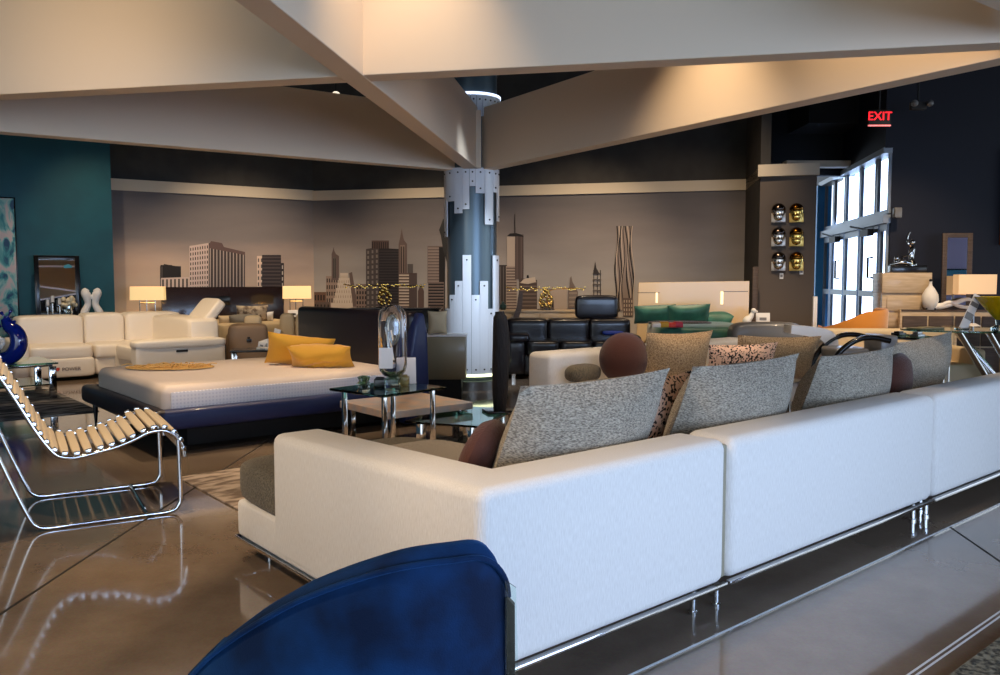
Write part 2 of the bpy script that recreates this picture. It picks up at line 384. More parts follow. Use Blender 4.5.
# glazed front behind the camera: posts and rails, daylight comes between them
bm = B()
for k in range(-4, 13, 2):
    p = uv(k, -5.2); box(bm, p.x-.05, p.x+.05, p.y-.05, p.y+.05, 0, 3.6)
p, q = uv(-5, -5.2), uv(13, -5.2)
tube(bm, [(p.x, p.y, 3.55), (q.x, q.y, 3.55)], .08, 4); tube(bm, [(p.x, p.y, .1), (q.x, q.y, .1)], .08, 4)
struct('window_2', bm, M_alu)
wall('wall_above_front_glass', (p.x, p.y), (q.x, q.y), 3.6, H, M_wall_dark)
# cream rail above the mural
def rail(name, A, D, z0, z1, w=.05):
    A, D = Vector((A[0], A[1], 0)), Vector((D[0], D[1], 0)); d = (D-A).normalized(); n = Vector((d.y, -d.x, 0)); n = -n if n.y > 0 else n
    bm = B(); t = bmesh.new(); pts = [A, D, D+n*w, A+n*w]
    lo = [t.verts.new((p.x, p.y, z0)) for p in pts]; hi = [t.verts.new((p.x, p.y, z1)) for p in pts]
    t.faces.new(lo); t.faces.new(hi)
    for k in range(4): t.faces.new((lo[k], lo[(k+1) % 4], hi[(k+1) % 4], hi[k]))
    join(bm, t); return struct(name, bm, M_trim)
rail('trim_2', A1, A2, 3.01, 3.21); rail('trim_3', A2, A3, 3.01, 3.20); rail('trim_4', A3, A4, 3.01, 3.19)
rail('trim_5', (A4[0]-.04, A4[1]), (A5[0]+.03, A5[1]), 3.02, 3.20, .08)

# ------------------------------------------------------------------ skyline mural (a flat print on the wall)
def mural_sky(name, warm_x):
    m = bpy.data.materials.new(name); m.use_nodes = True; N = m.node_tree.nodes; L = m.node_tree.links; b = N['Principled BSDF']; b.inputs['Roughness'].default_value = .7
    tc = N.new('ShaderNodeTexCoord'); sp = N.new('ShaderNodeSeparateXYZ'); L.new(tc.outputs['Object'], sp.inputs[0])
    n = N.new('ShaderNodeTexNoise'); n.inputs['Scale'].default_value = .9; n.inputs['Detail'].default_value = 6; mp = N.new('ShaderNodeMapping'); mp.inputs['Scale'].default_value = (.5, .5, 2.2)
    L.new(tc.outputs['Object'], mp.inputs[0]); L.new(mp.outputs[0], n.inputs['Vector'])
    ad = N.new('ShaderNodeMath'); ad.operation = 'MULTIPLY_ADD'; ad.inputs[1].default_value = .9; L.new(n.outputs['Fac'], ad.inputs[0]); L.new(sp.outputs['Z'], ad.inputs[2])
    mr = N.new('ShaderNodeMapRange'); mr.inputs[1].default_value = 1.5; mr.inputs[2].default_value = 3.3; L.new(ad.outputs[0], mr.inputs[0])
    r = N.new('ShaderNodeValToRGB'); e = r.color_ramp.elements; e[0].position = 0; e[1].position = 1
    e[0].color = s2l((206, 180, 154) if warm_x else (172, 166, 160))+(1,); e[1].color = s2l((94, 90, 92))+(1,)
    x = e.new(.35); x.color = s2l((168, 150, 138) if warm_x else (146, 140, 136))+(1,)
    x = e.new(.7); x.color = s2l((118, 111, 110))+(1,)
    L.new(mr.outputs[0], r.inputs[0]); L.new(r.outputs[0], b.inputs['Base Color']); return m
MC = {}
def mcol(rgb):
    if rgb not in MC: MC[rgb] = mat('print_%d_%d_%d' % rgb, rgb, .7)
    return MC[rgb]
class Mural:
    def __init__(s, A, D, sky): s.A, s.D, s.bm, s.mats, s.sky, s.lv = A, D, B(), [], sky, .012
    def mi(s, rgb):
        m = mcol(rgb)
        if m not in s.mats: s.mats.append(m)
        return s.mats.index(m)+1
    def P(s, pts, rgb, lv=0):
        s.lv += .00012; poly(s.bm, [onwall(x, y, s.A, s.D, s.lv+lv) for x, y in pts], s.mi(rgb))
    def base(s, z0, z1):
        A, D = Vector((s.A[0], s.A[1], 0)), Vector((s.D[0], s.D[1], 0)); d = D-A; n = Vector((d.y, -d.x, 0)).normalized(); n = -n if n.y > 0 else n
        a, b = A+n*.01+Vector((0,0,z0)), D+n*.01+Vector((0,0,z0)); k = Vector((0, 0, z1-z0)); poly(s.bm, [a, b, b+k, a+k], 0)
    def tower(s, x0, x1, y0, y1, rgb, line=None, nx=0, ny=0, duty=.5, y0b=None):
        y0b = y0 if y0b is None else y0b
        s.P([(x0, y1), (x1, y1), (x1, y0b), (x0, y0)], rgb)
        if not line: return
        s.lv += .0003; l = s.lv
        for i in range(nx):
            a = x0+(x1-x0)*(i+.5-duty/2)/nx; b = x0+(x1-x0)*(i+.5+duty/2)/nx; t = y0+(y0b-y0)*(i+.5)/nx
            hs = [(t+1.5, y1)] if not ny else [(t+1.2+(y1-t-1)*(j+.2)/ny, t+1.2+(y1-t-1)*(j+.8)/ny) for j in range(ny)]
            for u0, u1 in hs: s.lv = l; s.P([(a, u1), (b, u1), (b, u0), (a, u0)], line)
        if not nx:
            for j in range(ny):
                u0 = max(y0, y0b)+1+(y1-y0-1)*(j+.2)/ny; u1 = u0+(y1-y0-1)*duty/ny; s.lv = l; s.P([(x0+.4, u1), (x1-.4, u1), (x1-.4, u0), (x0+.4, u0)], line)
        s.lv = l+.0003
    def done(s, name, label):
        o = link(name, s.bm, s.sky, None, False, s.mats); return tag(o, label, 'mural')
DK, BR, LT, MD = (25, 22, 24), (46, 40, 41), (176, 168, 162), (88, 82, 80)
m1 = Mural(A1, A2, mural_sky('print_sunset_sky', True)); m1.base(.1, 3.01)
m1.tower(160, 181, 266, 292, MD, DK, 6, 3, .5); m1.tower(160.5, 172, 265, 279, DK, MD, 4, 0, .3)
m1.P([(163, 266), (164, 264), (181, 267), (181, 279), (163, 279)], DK); m1.tower(161, 189, 278, 296, (198, 178, 166), BR, 7, 0, .4, 277)
m1.tower(189.5, 208.6, 246, 305, (196, 176, 168), DK, 8, 12, .4, 243); m1.tower(208.6, 245, 243, 305, (60, 52, 52), (166, 152, 144), 11, 0, .32, 253)
m1.P([(208.6, 246), (211, 241), (222, 243), (224, 247), (245, 252), (245, 255), (208.6, 248)], (92, 72, 70))
m1.tower(257, 263, 256, 305, (214, 190, 172), MD, 2, 8, .4); m1.tower(262, 281, 255, 305, (42, 35, 38), (76, 66, 66), 0, 14, .4); m1.tower(281, 284, 263, 305, BR, LT, 1, 7, .4)
m1.done('skyline_mural', 'sepia skyline mural panel with a pale gridded slab tower above the lamps')
m2 = Mural(A2, A3, mural_sky('print_grey_sky', False)); m2.base(.1, 3.01)
m2.tower(314, 331, 292, 320, (104, 78, 66), DK, 6, 3, .5); m2.tower(326, 338, 276, 310, (140, 122, 112), BR, 5, 5, .5)
m2.P([(331.6, 280), (331.6, 254), (333, 250), (333.6, 247), (334.4, 251), (336, 254), (339, 256), (339, 280)], (92, 78, 76)); m2.tower(333, 336, 257, 278, MD, DK, 2, 0, .4)
for k in range(7): m2.tower(340-1.3*k, 348+1.5*k, 273+5*k, 280+5*k, (190, 176, 162), (140, 124, 112), 4+k, 1, .25)
m2.tower(331, 357, 303, 312, (190, 176, 162)); m2.P([(349, 273), (352, 272), (358, 307), (353, 307)], (96, 80, 76))
m2.tower(356, 367, 284, 310, (120, 102, 94), DK, 4, 5, .5)
m2.tower(366, 379, 249, 310, (70, 62, 62), (120, 112, 106), 3, 12, .4, 247); m2.tower(379, 399, 248, 310, (36, 32, 35), (58, 52, 54), 0, 22, .4, 249)
m2.tower(371.6, 389, 240.5, 248.5, (84, 66, 62), DK, 8, 0, .4)
m2.P([(398.6, 276), (398.6, 244), (400, 238), (401, 233), (401.8, 228), (402.6, 234), (404, 240), (407, 244), (407, 276)], (100, 84, 80)); m2.tower(400, 405, 245, 275, (128, 110, 102), DK, 2, 0, .4)
m2.tower(407.5, 413, 264, 276, MD); m2.tower(398.6, 417, 273, 310, (104, 86, 80), (210, 196, 178), 0, 12, .4); m2.tower(409, 417, 273, 310, (80, 64, 62), MD, 4, 0, .3)
m2.P([(418, 310), (418, 291), (420, 286), (421, 284), (422, 286), (424, 291), (424, 310)], (92, 74, 68))
m2.tower(427.5, 445, 246, 283, (108, 94, 90), (150, 134, 124), 0, 12, .35); m2.tower(439, 445, 247, 310, DK); m2.tower(428, 444, 282, 310, (120, 104, 98), DK, 0, 9, .5)
m2.P([(439, 230), (441, 225), (443, 219), (447, 219), (447, 262), (443, 250), (441, 236)], (40, 40, 40))
m2.tower(499, 508, 265, 310, BR, MD, 3, 0, .3); m2.tower(506, 517, 266, 310, (150, 136, 126), (92, 78, 74), 0, 15, .5)
m2.tower(507, 515, 236.5, 266, (170, 156, 144)); m2.tower(515, 523.5, 234.5, 279, (74, 62, 60), (92, 78, 74), 2, 0, .3); m2.P([(507, 236), (510, 233.5), (516, 233), (521, 234.5), (524, 237), (515, 236)], DK)
m2.P([(514.2, 234), (514.5, 214), (515.1, 214), (515.4, 234)], BR)
m2.tower(519, 537, 278, 310, (74, 62, 58), (110, 96, 88), 0, 8, .35, 280); m2.P([(520, 283), (524, 279), (535, 277), (536, 282), (528, 284)], (188, 174, 158)); m2.P([(526.5, 278), (527, 275), (528.5, 275), (529, 278)], DK)
m2.tower(550, 567, 287, 310, (176, 160, 146)); m2.P([(568, 308), (568, 290), (569.5, 286), (570, 278), (571.3, 276), (572.5, 282), (576, 288), (578, 292), (578, 308)], (116, 102, 94)); m2.tower(569, 577, 292, 306, (150, 136, 124), BR, 4, 3, .4)
for x in (593.4, 597, 600): m2.tower(x, x+.8, 270, 300, BR)
for y in (273, 279, 284, 290): m2.tower(592.8, 601.2, y, y+1.2, MD)
m2.P([(593, 274), (594.5, 265), (595.2, 261), (596.4, 268), (599.5, 274)], BR)
m2.tower(616.5, 632, 227, 310, (132, 118, 110))
for k in range(11):
    x = 616.3+1.5*k; pts = [(x+1.2*math.sin(y/9+k*.9)+(.10 if k > 5 else -.06)*(y-226)*.35, y) for y in range(226, 312, 5)]
    m2.P([(a, b) for a, b in pts]+[(a+(.9 if k % 3 else 1.4), b) for a, b in reversed(pts)], (DK, (176, 160, 146), BR)[k % 3])
m2.tower(623, 633, 298, 316, (96, 82, 78), (180, 165, 150), 4, 4, .4)
for x, t in ((316, 302), (430, 306), (540, 300), (580, 305), (604, 306)): m2.tower(x, x+14, t, 316, (92, 78, 72), DK, 4, 2, .4)
m2.done('skyline_mural', 'grey skyline mural panel with wavy striped tower spanning behind the column')

# ------------------------------------------------------------------ beams and column
COL = Vector((-.365, 10.72, 0))
def beam(p, q, w=.18, z0=2.8, z1=3.56, m=None):
    p, q = Vector((p[0], p[1], 0)), Vector((q[0], q[1], 0)); d = (q-p).normalized(); s = Vector((-d.y, d.x, 0))*w/2
    bm = B(); prism(bm, [((p+s).x, (p+s).y), ((p-s).x, (p-s).y), ((q-s).x, (q-s).y), ((q+s).x, (q+s).y)], z0, z1, .004, 1)
    return struct('ceiling_beam', bm, M_cream, smooth=False)
beam((-.365, 10.4), (-1.52, 2.2)); beam((-.5, 10.62), (-9.0, 5.15)); beam((-.2, 10.55), (4.1, 4.0))
beam((-9, 7.45), (-1.1, 5.84), z0=2.803, z1=3.557); beam((-1.03, 5.825), (7.5, 4.13), z0=2.803, z1=3.557)
fa, fb = fl(972, 0, 2.8), fl(1000, 12, 2.8); fd = (fb-fa).normalized(); fn = Vector((fd.y, -fd.x, 0))*.12
beam(fa-fd*.35+fn, fa+fd*.9+fn, .24, 2.8, 3.5)
M_colp = mat('column_blue_grey', (86, 100, 108), .28, metal=.5)
bm = B(); cyl(bm, 0, 0, .0, 4.05, .325, 48); c = struct('column', bm, M_colp, smooth=True); c.location = COL
bm = B(); cyl(bm, 0, 0, 4.02, H, .345, 40); c2 = link('column_cap', bm, M_wall_dark, c)
bm = B(); box(bm, -.03, .13, -.46, -.38, 2.8, 3.5); link('beam_joint_post', bm, M_cream, c, False)
M_panel = mat('column_white_panel', (222, 226, 232), .25, coat=.4, emis=(170, 195, 235), es=.0)
def cpanel(x0, x1, z0, z1, r=.36):
    """curved white cladding slat between image offsets x0..x1 (in column radii), z0..z1"""
    bm = B(); a0, a1 = math.asin(max(-1, x0)), math.asin(min(1, x1)); n = max(2, int((a1-a0)/.12)+1); t = .014
    pts = [(r*math.sin(a0+(a1-a0)*k/n), -r*math.cos(a0+(a1-a0)*k/n)) for k in range(n+1)]
    pts += [((r-t)*math.sin(a1-(a1-a0)*k/n), -(r-t)*math.cos(a1-(a1-a0)*k/n)) for k in range(n+1)]
    prism(bm, pts, z0, z1); am = (a0+a1)/2
    for z in ((z0+.06), (z1-.06)):
        bmesh_d = bmesh.new(); bmesh.ops.create_cone(bmesh_d, cap_ends=True, segments=8, radius1=.011, radius2=.011, depth=.012)
        for f in bmesh_d.faces: f.material_index = 1
        join(bm, bmesh_d, T((r+.002)*math.sin(am), -(r+.002)*math.cos(am), z) @ Matrix.Rotation(am, 4, 'Z') @ R('X', 90))
    link('cladding_slat', bm, M_panel, c, False, [M_blackm])
cx, rp = 472.5, 27.8
def zc(y): return at(472, y, COL.y-.36).z
for x0, x1, yt in ((445, 451, 309), (451, 456.3, 295), (456.5, 464, 281), (464.3, 472.7, 255), (473, 481, 295), (481.2, 489, 281), (489.2, 494, 309), (494.2, 499.8, 255)):
    cpanel((x0-cx)/rp, (x1-cx)/rp, zc(374.5), zc(yt))
for x0, x1, yb in ((445, 448.3, 236), (448.6, 456, 200.5), (456.2, 464, 213), (464.2, 471, 209), (471.3, 477, 186), (477.2, 486, 193), (486.2, 494, 224), (494.2, 498, 191), (498.2, 500, 220)):
    cpanel((x0-cx)/rp, (x1-cx)/rp, zc(yb), 2.82)
for k in range(14):
    a = -1.35+2.7*k/13; cpanel(math.sin(a-.095), math.sin(a+.095), 3.45, zc(94), .37)
M_ring = mat('ring_light', (225, 235, 255), .5, emis=(205, 222, 255), es=2.2)
bm = B(); zr = zc(94); lathe(bm, [(.335, zr), (.375, zr), (.375, zr+.03), (.335, zr+.03)], 48); link('ring_light', bm, M_ring, c)
M_ring2 = mat('base_light', (235, 240, 200), .5, emis=(235, 240, 190), es=2.5)
bm = B(); zr = zc(374.5); lathe(bm, [(.35, zr-.035), (.364, zr-.035), (.364, zr), (.35, zr)], 48); link('base_light', bm, M_ring2, c)
bm = B(); lathe(bm, [(.37, 0), (.37, .12), (.34, .13), (.34, .0)], 48); link('base_plate', bm, M_steel, c)

# ------------------------------------------------------------------ EXIT sign, sensor, pendant bulb
t = thing('exit_sign', 'red lit EXIT sign hanging under the black ceiling', 'exit sign', at(879, 118, 10.6))
bm = B(); box(bm, -.14, .14, -.02, .02, -.10, .10, .01); link('housing', bm, M_blackm, t)
M_exit = mat('exit_red', (255, 30, 40), .5, emis=(255, 28, 40), es=2.2)
text('EXIT', .15, (0, -.024, .015), (PI/2, 0, 0), M_exit, t)
bm = B(); box(bm, -.14, .14, -.03, .0, -.105, -.09); link('light_bar', bm, mat('exit_bar', (255, 150, 150), .5, emis=(255, 120, 120), es=1.0), t)
bm = B(); cyl(bm, 0, 0, .1, H-t.location.z, .012, 8); link('hanger', bm, M_blackm, t)
t = thing('emergency_light', 'small twin-head emergency light on the navy wall by the exit sign', 'emergency light', at(918, 106, 10.9))
bm = B(); box(bm, -.1, .1, -.04, .04, -.05, .05, .01); link('housing', bm, M_wall_dark, t)
for s in (-.08, .12):
    bm = B(); ball(bm, (s, -.07, .02), .045, n=2); link('lamp_head', bm, M_greyl, t)
bm = B(); cyl(bm, 0, 0, .05, H-t.location.z, .012, 8); link('hanger', bm, M_blackm, t)
bm = B(); box(bm, -.05, .05, -.08, 0, -.07, .07, .01); o = link('motion_sensor', bm, M_greyl); o.location = at(896, 213, 11.56); tag(o, 'small grey sensor box on the navy wall beside the doors', 'sensor')
t = thing('pendant_bulb', 'round white bulb on a cord between two cream beams', 'lamp', at(336, 96, 11.8))
bm = B(); ball(bm, (0, 0, 0), .065); link('bulb', bm, mat('bulb_glow', (255, 245, 225), .5, emis=(255, 240, 215), es=1.2), t)
bm = B(); cyl(bm, 0, 0, .06, H-t.location.z, .012, 8); link('cord', bm, M_blackm, t)

# ------------------------------------------------------------------ foreground sectional (local x = along the back, y = into the room)
SO = thing('sectional_sofa', 'large white ribbed sectional sofa seen from behind on chrome legs', 'sofa', uv(1.6, 2.0), RZ)
bm = B(); prism(bm, [(0, 0), (1.335, 0), (1.335, .26), (.26, .26), (.26, 1.56), (0, 1.56)], .115, .735, .045, 4)
for v in bm.verts:
    if v.co.z > .6 and v.co.y > .3: v.co.z -= .03*(v.co.y-.3)
link('corner_back', bm, M_sofa, SO)
bm = B(); box(bm, 1.365, 3.405, 0, .26, .115, .735, .05, 4); link('back_section', bm, M_sofa, SO)
bm = B(); box(bm, 3.43, 5.6, 0, .26, .115, .735, .05, 4); link('back_section', bm, M_sofa, SO)
bm = B(); box(bm, 1.325, 1.375, .03, .24, .125, .705, .01); link('joining_strip', bm, mat('strip_olive_cloth', (150, 142, 120), .8), SO)
bm = B(); box(bm, .004, 1.2, .02, 1.99, .112, .30, .025, 3); link('chaise_base', bm, M_sofa, SO)
bm = B(); box(bm, 1.2, 5.6, .1, 1.05, .112, .30, .02, 3); link('seat_base', bm, M_sofa, SO)
bm = B(); soft(bm, .01, 1.18, .27, 2.17, .27, .49, 7, 10); cu = link('chaise_cushion', bm, M_tweedd, SO)
bm = B(); soft(bm, .27, 1.2, .27, 1.9, .3, .50, 8, 10); link('seat_cushion', bm, M_seat, SO)
for x0, x1 in ((1.22, 2.35), (2.37, 3.4), (3.43, 4.5), (4.52, 5.6)):
    bm = B(); soft(bm, x0, x1, .27, 1.1, .3, .49, 8, 8); link('seat_cushion', bm, M_seat, SO)
bm = B()
for a in ((-.004, 1.345, -.006, .02), (1.365, 3.41, -.006, .02), (3.43, 5.6, -.006, .02), (-.006, .02, 0, 1.995), (-.004, 1.2, 1.975, 1.998)):
    box(bm, a[0], a[1], a[2], a[3], .098, .116, .003)
link('chrome_skirt', bm, M_chrome, SO)
for x, y in ((.12, 1.86), (.12, .12), (1.19, .06), (1.34, .05), (1.43, .12), (3.28, .06), (3.43, .05), (3.52, .12), (5.4, .1), (1.1, 1.86), (2.4, .95), (4.4, .95)):
    bm = B(); lathe(bm, [(0, 0), (.02, 0), (.02, .012), (.014, .016), (.014, .07), (.018, .075), (.018, .1), (0, .1)], 16, (x, y, 0)); link('leg', bm, M_chrome, SO)
# cushions leaning on the sofa back
def cushion(name, cat, label, m, u0, v0, z0, w, h, th, yaw=0, lean=-12, roll=0, group=None, seed=1, **k):
    bm = B(); pillow(bm, w, h, th, seed=seed, **k)
    o = link(name, bm, m); p = uv(u0, v0, z0); o.location = p
    o.rotation_euler = (Matrix.Rotation(RZ+math.radians(yaw), 4, 'Z') @ R('X', -lean) @ R('Y', -roll)).to_euler()
    return tag(o, label, cat, group)
G = 'grey tweed back cushions along the white sofa'
KW = dict(plump=2.0, shear=.18, pinch=.05)
cushion('throw_cushion', 'cushion', 'grey tweed cushion closest to the sofa corner, tip above the brown round one', M_tweed, 2.46, 2.54, .46, .98, .56, .36, 3, -17, 0, G, 1, **KW)
cushion('throw_cushion', 'cushion', 'grey tweed cushion over the sofa seam, beside the leopard print one', M_tweed, 3.58, 2.54, .46, 1.04, .56, .38, 3, -16, 0, G, 2, **KW)
cushion('throw_cushion', 'cushion', 'grey tweed cushion just left of the small plum round cushion', M_tweed, 4.80, 2.56, .45, 1.04, .545, .40, 3, -16, 0, G, 3, **KW)
cushion('throw_cushion', 'cushion', 'taupe tweed cushion at the far end of the sofa, right of the plum one', M_tweed, 6.52, 2.84, .46, 1.34, .52, .36, 6, -12, 1, G, 4, **KW)
M_leop = mat('leopard_cloth', (222, 184, 158), .9, var=((34, 24, 24), 48, .52, .56), bump=(120, .3))
cushion('throw_cushion', 'cushion', 'leopard print cushion wedged between the first two tweed cushions', M_leop, 3.22, 2.72, .49, .62, .46, .18, 4, -14)
def disc(name, label, u0, v0, z0, r, th, yaw, lean):
    bm = B(); t = bmesh.new(); lathe(t, [(0, -th/2), (r*.5, -th*.46), (r*.85, -th*.3), (r*.97, -th*.1), (r, 0), (r*.97, th*.1), (r*.85, th*.3), (r*.5, th*.46), (0, th/2)], 40)
    join(bm, t, R('X', 90)); o = link(name, bm, M_brown); o.location = uv(u0, v0, z0)+Vector((0, 0, r))
    o.rotation_euler = (Matrix.Rotation(RZ+math.radians(yaw), 4, 'Z') @ R('X', -lean)).to_euler(); return tag(o, label, 'cushion')
disc('round_cushion', 'dark brown ribbed round cushion tucked in the sofa corner', 2.10, 2.62, .47, .185, .15, 30, -18)
disc('round_cushion', 'plum brown round cushion between two tweed cushions on the white sofa', 5.60, 2.52, .47, .225, .2, 10, -10)

# ------------------------------------------------------------------ the matching cream sofa opposite
S2 = thing('cream_sofa', 'cream sofa facing the white sectional, brown ball cushion on it', 'sofa', uv(5.09, 5.3), RZ)
bm = B(); box(bm, 0, 3.2, .05, .38, .1, .745, .06, 4); link('backrest', bm, M_sofa, S2)
bm = B(); box(bm, .0, 3.2, -.6, .2, .1, .3, .03, 3); link('base', bm, M_sofa, S2)
for x0, x1 in ((.02, 1.6), (1.62, 3.18)):
    bm = B(); soft(bm, x0, x1, -.65, .06, .3, .46, 8, 8); link('seat_cushion', bm, M_beige, S2)
for x, y in ((.1, -.5), (.1, .28), (3.1, -.5), (3.1, .28)):
    bm = B(); cyl(bm, x, y, 0, .1, .018, 12); link('leg', bm, M_chrome, S2)
t = B(); ball(t, (0, 0, 0), .255, (1, .8, .93), 4); o = link('ball_cushion', t, M_brown); p = at(624, 358, 7.55); o.location = p; o.rotation_euler = (0, 0, RZ)
tag(o, 'big brown ball cushion on the cream sofa', 'cushion')
M_tan = weave('tan_tweed', (196, 164, 122), (128, 102, 72), 90, .6)
def place(name, label, m, px0, px1, pyt, pyb, Y, th=.2, yaw=30, lean=-12, roll=0, seed=1, cat='cushion', k=1.0, **kw):
    """cushion whose picture box is known at depth Y"""
    a, b, c_ = at(px0, pyb, Y), at(px1, pyb, Y), at((px0+px1)/2, pyt, Y)
    w = (b.x-a.x)/math.cos(math.radians(yaw))*k; bm = B(); pillow(bm, w, (c_.z-a.z)*1.03, th, seed=seed, **kw)
    o = link(name, bm, m); o.location = ((a.x+b.x)/2, Y, a.z); o.rotation_euler = (R('Z', yaw) @ R('X', -lean) @ R('Y', -roll)).to_euler()
    return tag(o, label, cat)
place('throw_cushion', 'tan tweed square cushion right of the brown ball cushion', M_tan, 636, 709, 331, 384, 7.7, .24, 25, -12, 0, 5)
place('throw_cushion', 'leopard print lumbar cushion leaning on the cream sofa', M_leop, 702, 777, 343, 377, 7.9, .16, 15, -12, 1, 6)
place('throw_cushion', 'wide tan tweed cushion behind the leopard print lumbar cushion', M_tan, 722, 817, 334, 380, 8.35, .22, 20, -16, -2, 7)
bm = B(); soft(bm, -.2, .2, -.1, .1, -.085, .085, 2.6, 8); o = link('bolster', bm, M_tweedd); o.location = at(583, 373, 7.45); o.rotation_euler = (0, 0, RZ); tag(o, 'small grey bolster cushion on the cream sofa seat', 'cushion')

# ------------------------------------------------------------------ rugs
M_rug = mat('cream_rug', (190, 172, 156), .95, var=((120, 104, 92), 5, .42, .58), bump=(80, .6), scale=(1, 3, 1))
M_rug2 = mat('grey_rug', (186, 180, 174), .95, var=((92, 90, 92), 3, .42, .56), bump=(80, .6), scale=(1, 3, 1))
M_rug3 = mat('mossy_rug', (130, 126, 108), .95, var=((46, 44, 36), 40, .4, .6), bump=(60, 1))
bm = B(); box(bm, 1.94, 5.0, 2.6, 5.87, 0, .012, .004, 1); o = link('area_rug', bm, M_rug); o.rotation_euler = (0, 0, RZ); tag(o, 'pale patterned area rug under the white sectional sofa', 'rug')
bm = B(); box(bm, -2.2, .6, -1.3, 1.5, 0, .012, .004, 1); o = link('area_rug', bm, M_rug2); o.location = (-5.6, 9.35, 0); o.rotation_euler = (0, 0, RZ); tag(o, 'dark grey abstract rug under the chrome coffee table', 'rug')
bm = B(); box(bm, 2.9, 6.5, -1.0, 1.13, 0, .02, .006, 1); o = link('area_rug', bm, M_rug3); o.rotation_euler = (0, 0, RZ); tag(o, 'shaggy grey-green rug on the floor behind the white sofa', 'rug')

# ------------------------------------------------------------------ blue bed
BD = thing('platform_bed', 'navy leather platform bed with tall dark headboard and white mattress', 'bed', (-2.70, 6.36, 0), RZ)   # x = along the side, y = across the foot
bm = B(); box(bm, 0, 2.55, 0, .13, .21, .375, .04, 3); link('side_rail', bm, M_bluel, BD)
bm = B(); box(bm, 0, 2.55, 2.1, 2.23, .21, .375, .04, 3); link('side_rail', bm, M_bluel, BD)
bm = B(); box(bm, -.02, .12, .0, 2.24, .21, .38, .045, 3); link('foot_rail', bm, M_bluel_shaded, BD)
bm = B(); box(bm, .1, 2.5, .1, 2.12, .23, .33); link('slat_base', bm, M_blackm, BD)
bm = B(); box(bm, .35, 2.5, .3, 1.95, .02, .23); link('plinth', bm, M_blackm, BD)
bm = B(); box(bm, .10, 2.40, .12, 2.10, .30, .555, .075, 5); ma = link('mattress', bm, M_sheet, BD)
M_quilt = mat('quilted_side', (226, 224, 232), .8)
_n = M_quilt.node_tree; _v = _n.nodes.new('ShaderNodeTexVoronoi'); _v.inputs['Scale'].default_value = 34; _v.inputs['Randomness'].default_value = 0; _t = _n.nodes.new('ShaderNodeTexCoord'); _b = _n.nodes.new('ShaderNodeBump'); _b.inputs['Strength'].default_value = .9
_n.links.new(_t.outputs['Object'], _v.inputs['Vector']); _n.links.new(_v.outputs['Distance'], _b.inputs['Height']); _n.links.new(_b.outputs[0], _n.nodes['Principled BSDF'].inputs['Normal'])
_r = _n.nodes.new('ShaderNodeValToRGB'); _r.color_ramp.elements[0].color = s2l((150, 148, 176))+(1,); _r.color_ramp.elements[0].position = .15; _r.color_ramp.elements[1].position = .6; _r.color_ramp.elements[1].color = s2l((238, 234, 236))+(1,)
_n.links.new(_v.outputs['Distance'], _r.inputs[0]); _n.links.new(_r.outputs[0], _n.nodes['Principled BSDF'].inputs['Base Color'])
bm = B(); box(bm, .16, 2.34, .102, .13, .335, .505, .012, 2); link('quilted_side', bm, M_quilt, ma)
bm = B(); box(bm, 2.40, 2.56, .02, 2.44, .02, 1.10, .06, 4); link('headboard', bm, M_bluel_shaded, BD)
# padded wing wrapping the near end of the headboard
bm = B(); t = bmesh.new(); prof = [(2.30, .02), (2.33, .40), (2.37, .72), (2.42, .98), (2.47, 1.09), (2.53, 1.09), (2.57, .9), (2.60, .02)]
f = t.faces.new([t.verts.new((x, -.05, z)) for x, z in prof]); e = bmesh.ops.extrude_face_region(t, geom=[f])
for g in e['geom']:
    if isinstance(g, bmesh.types.BMVert): g.co.y = .09
bmesh.ops.recalc_face_normals(t, faces=t.faces); bmesh.ops.bevel(t, geom=list(t.edges), offset=.03, segments=3, profile=.5, affect='EDGES'); join(bm, t)
link('headboard_wing', bm, M_bluel, BD)
for x, y in ((.08, .12), (.08, 2.1)):
    bm = B(); tube(bm, [(x, y, .24), (x, y+.0, 0)], [.03, .012], 12); link('leg', bm, M_black, BD)
place('bed_pillow', 'mustard ruffled pillow standing tilted against the other on the navy bed', M_yellow, 266, 330, 332, 366, 8.35, .2, 12, -24, -8, 8, 'pillow', ruf=.12)
place('bed_pillow', 'mustard ruffled pillow lying in front with a pointed right corner', M_yellow, 291, 356, 341, 367, 8.1, .24, -6, -35, 0, 9, 'pillow', ruf=.16)
# straw mat lying on the foot end
bm = B(); rnd = random.Random(3); cen = fl(170, 367, .567)
for k in range(150):
    a = rnd.uniform(0, 6.283); r0 = rnd.uniform(.0, .28)*rnd.random()**.2; p = cen+Vector((math.cos(a)*r0*1.5, math.sin(a)*r0*.9, rnd.uniform(-.001, .022)))
    q = p+Vector((rnd.uniform(-.09, .09), rnd.uniform(-.09, .09), rnd.uniform(-.004, .008))); tube(bm, [p, (p+q)/2+Vector((0, 0, .008)), q], .0055, 5)
t = bmesh.new(); lathe(t, [(0, 0), (.2, 0), (.2, .006), (0, .006)], 24)
for v in t.verts: v.co.x *= 2.1; v.co.y *= 1.3
join(bm, t, T(cen.x, cen.y, cen.z-.002)); o = link('straw_placemat', bm, mat('straw', (222, 180, 110), .8)); tag(o, 'loose woven straw mat lying on the foot of the navy bed', 'mat')

# ------------------------------------------------------------------ slatted chrome lounge chair
wdeg = 30.6; LC = thing('lounge_chair', 'chrome cantilever lounge chair with cream slats beside the navy bed', 'chair', (-2.01, 4.85, 0), math.radians(wdeg))
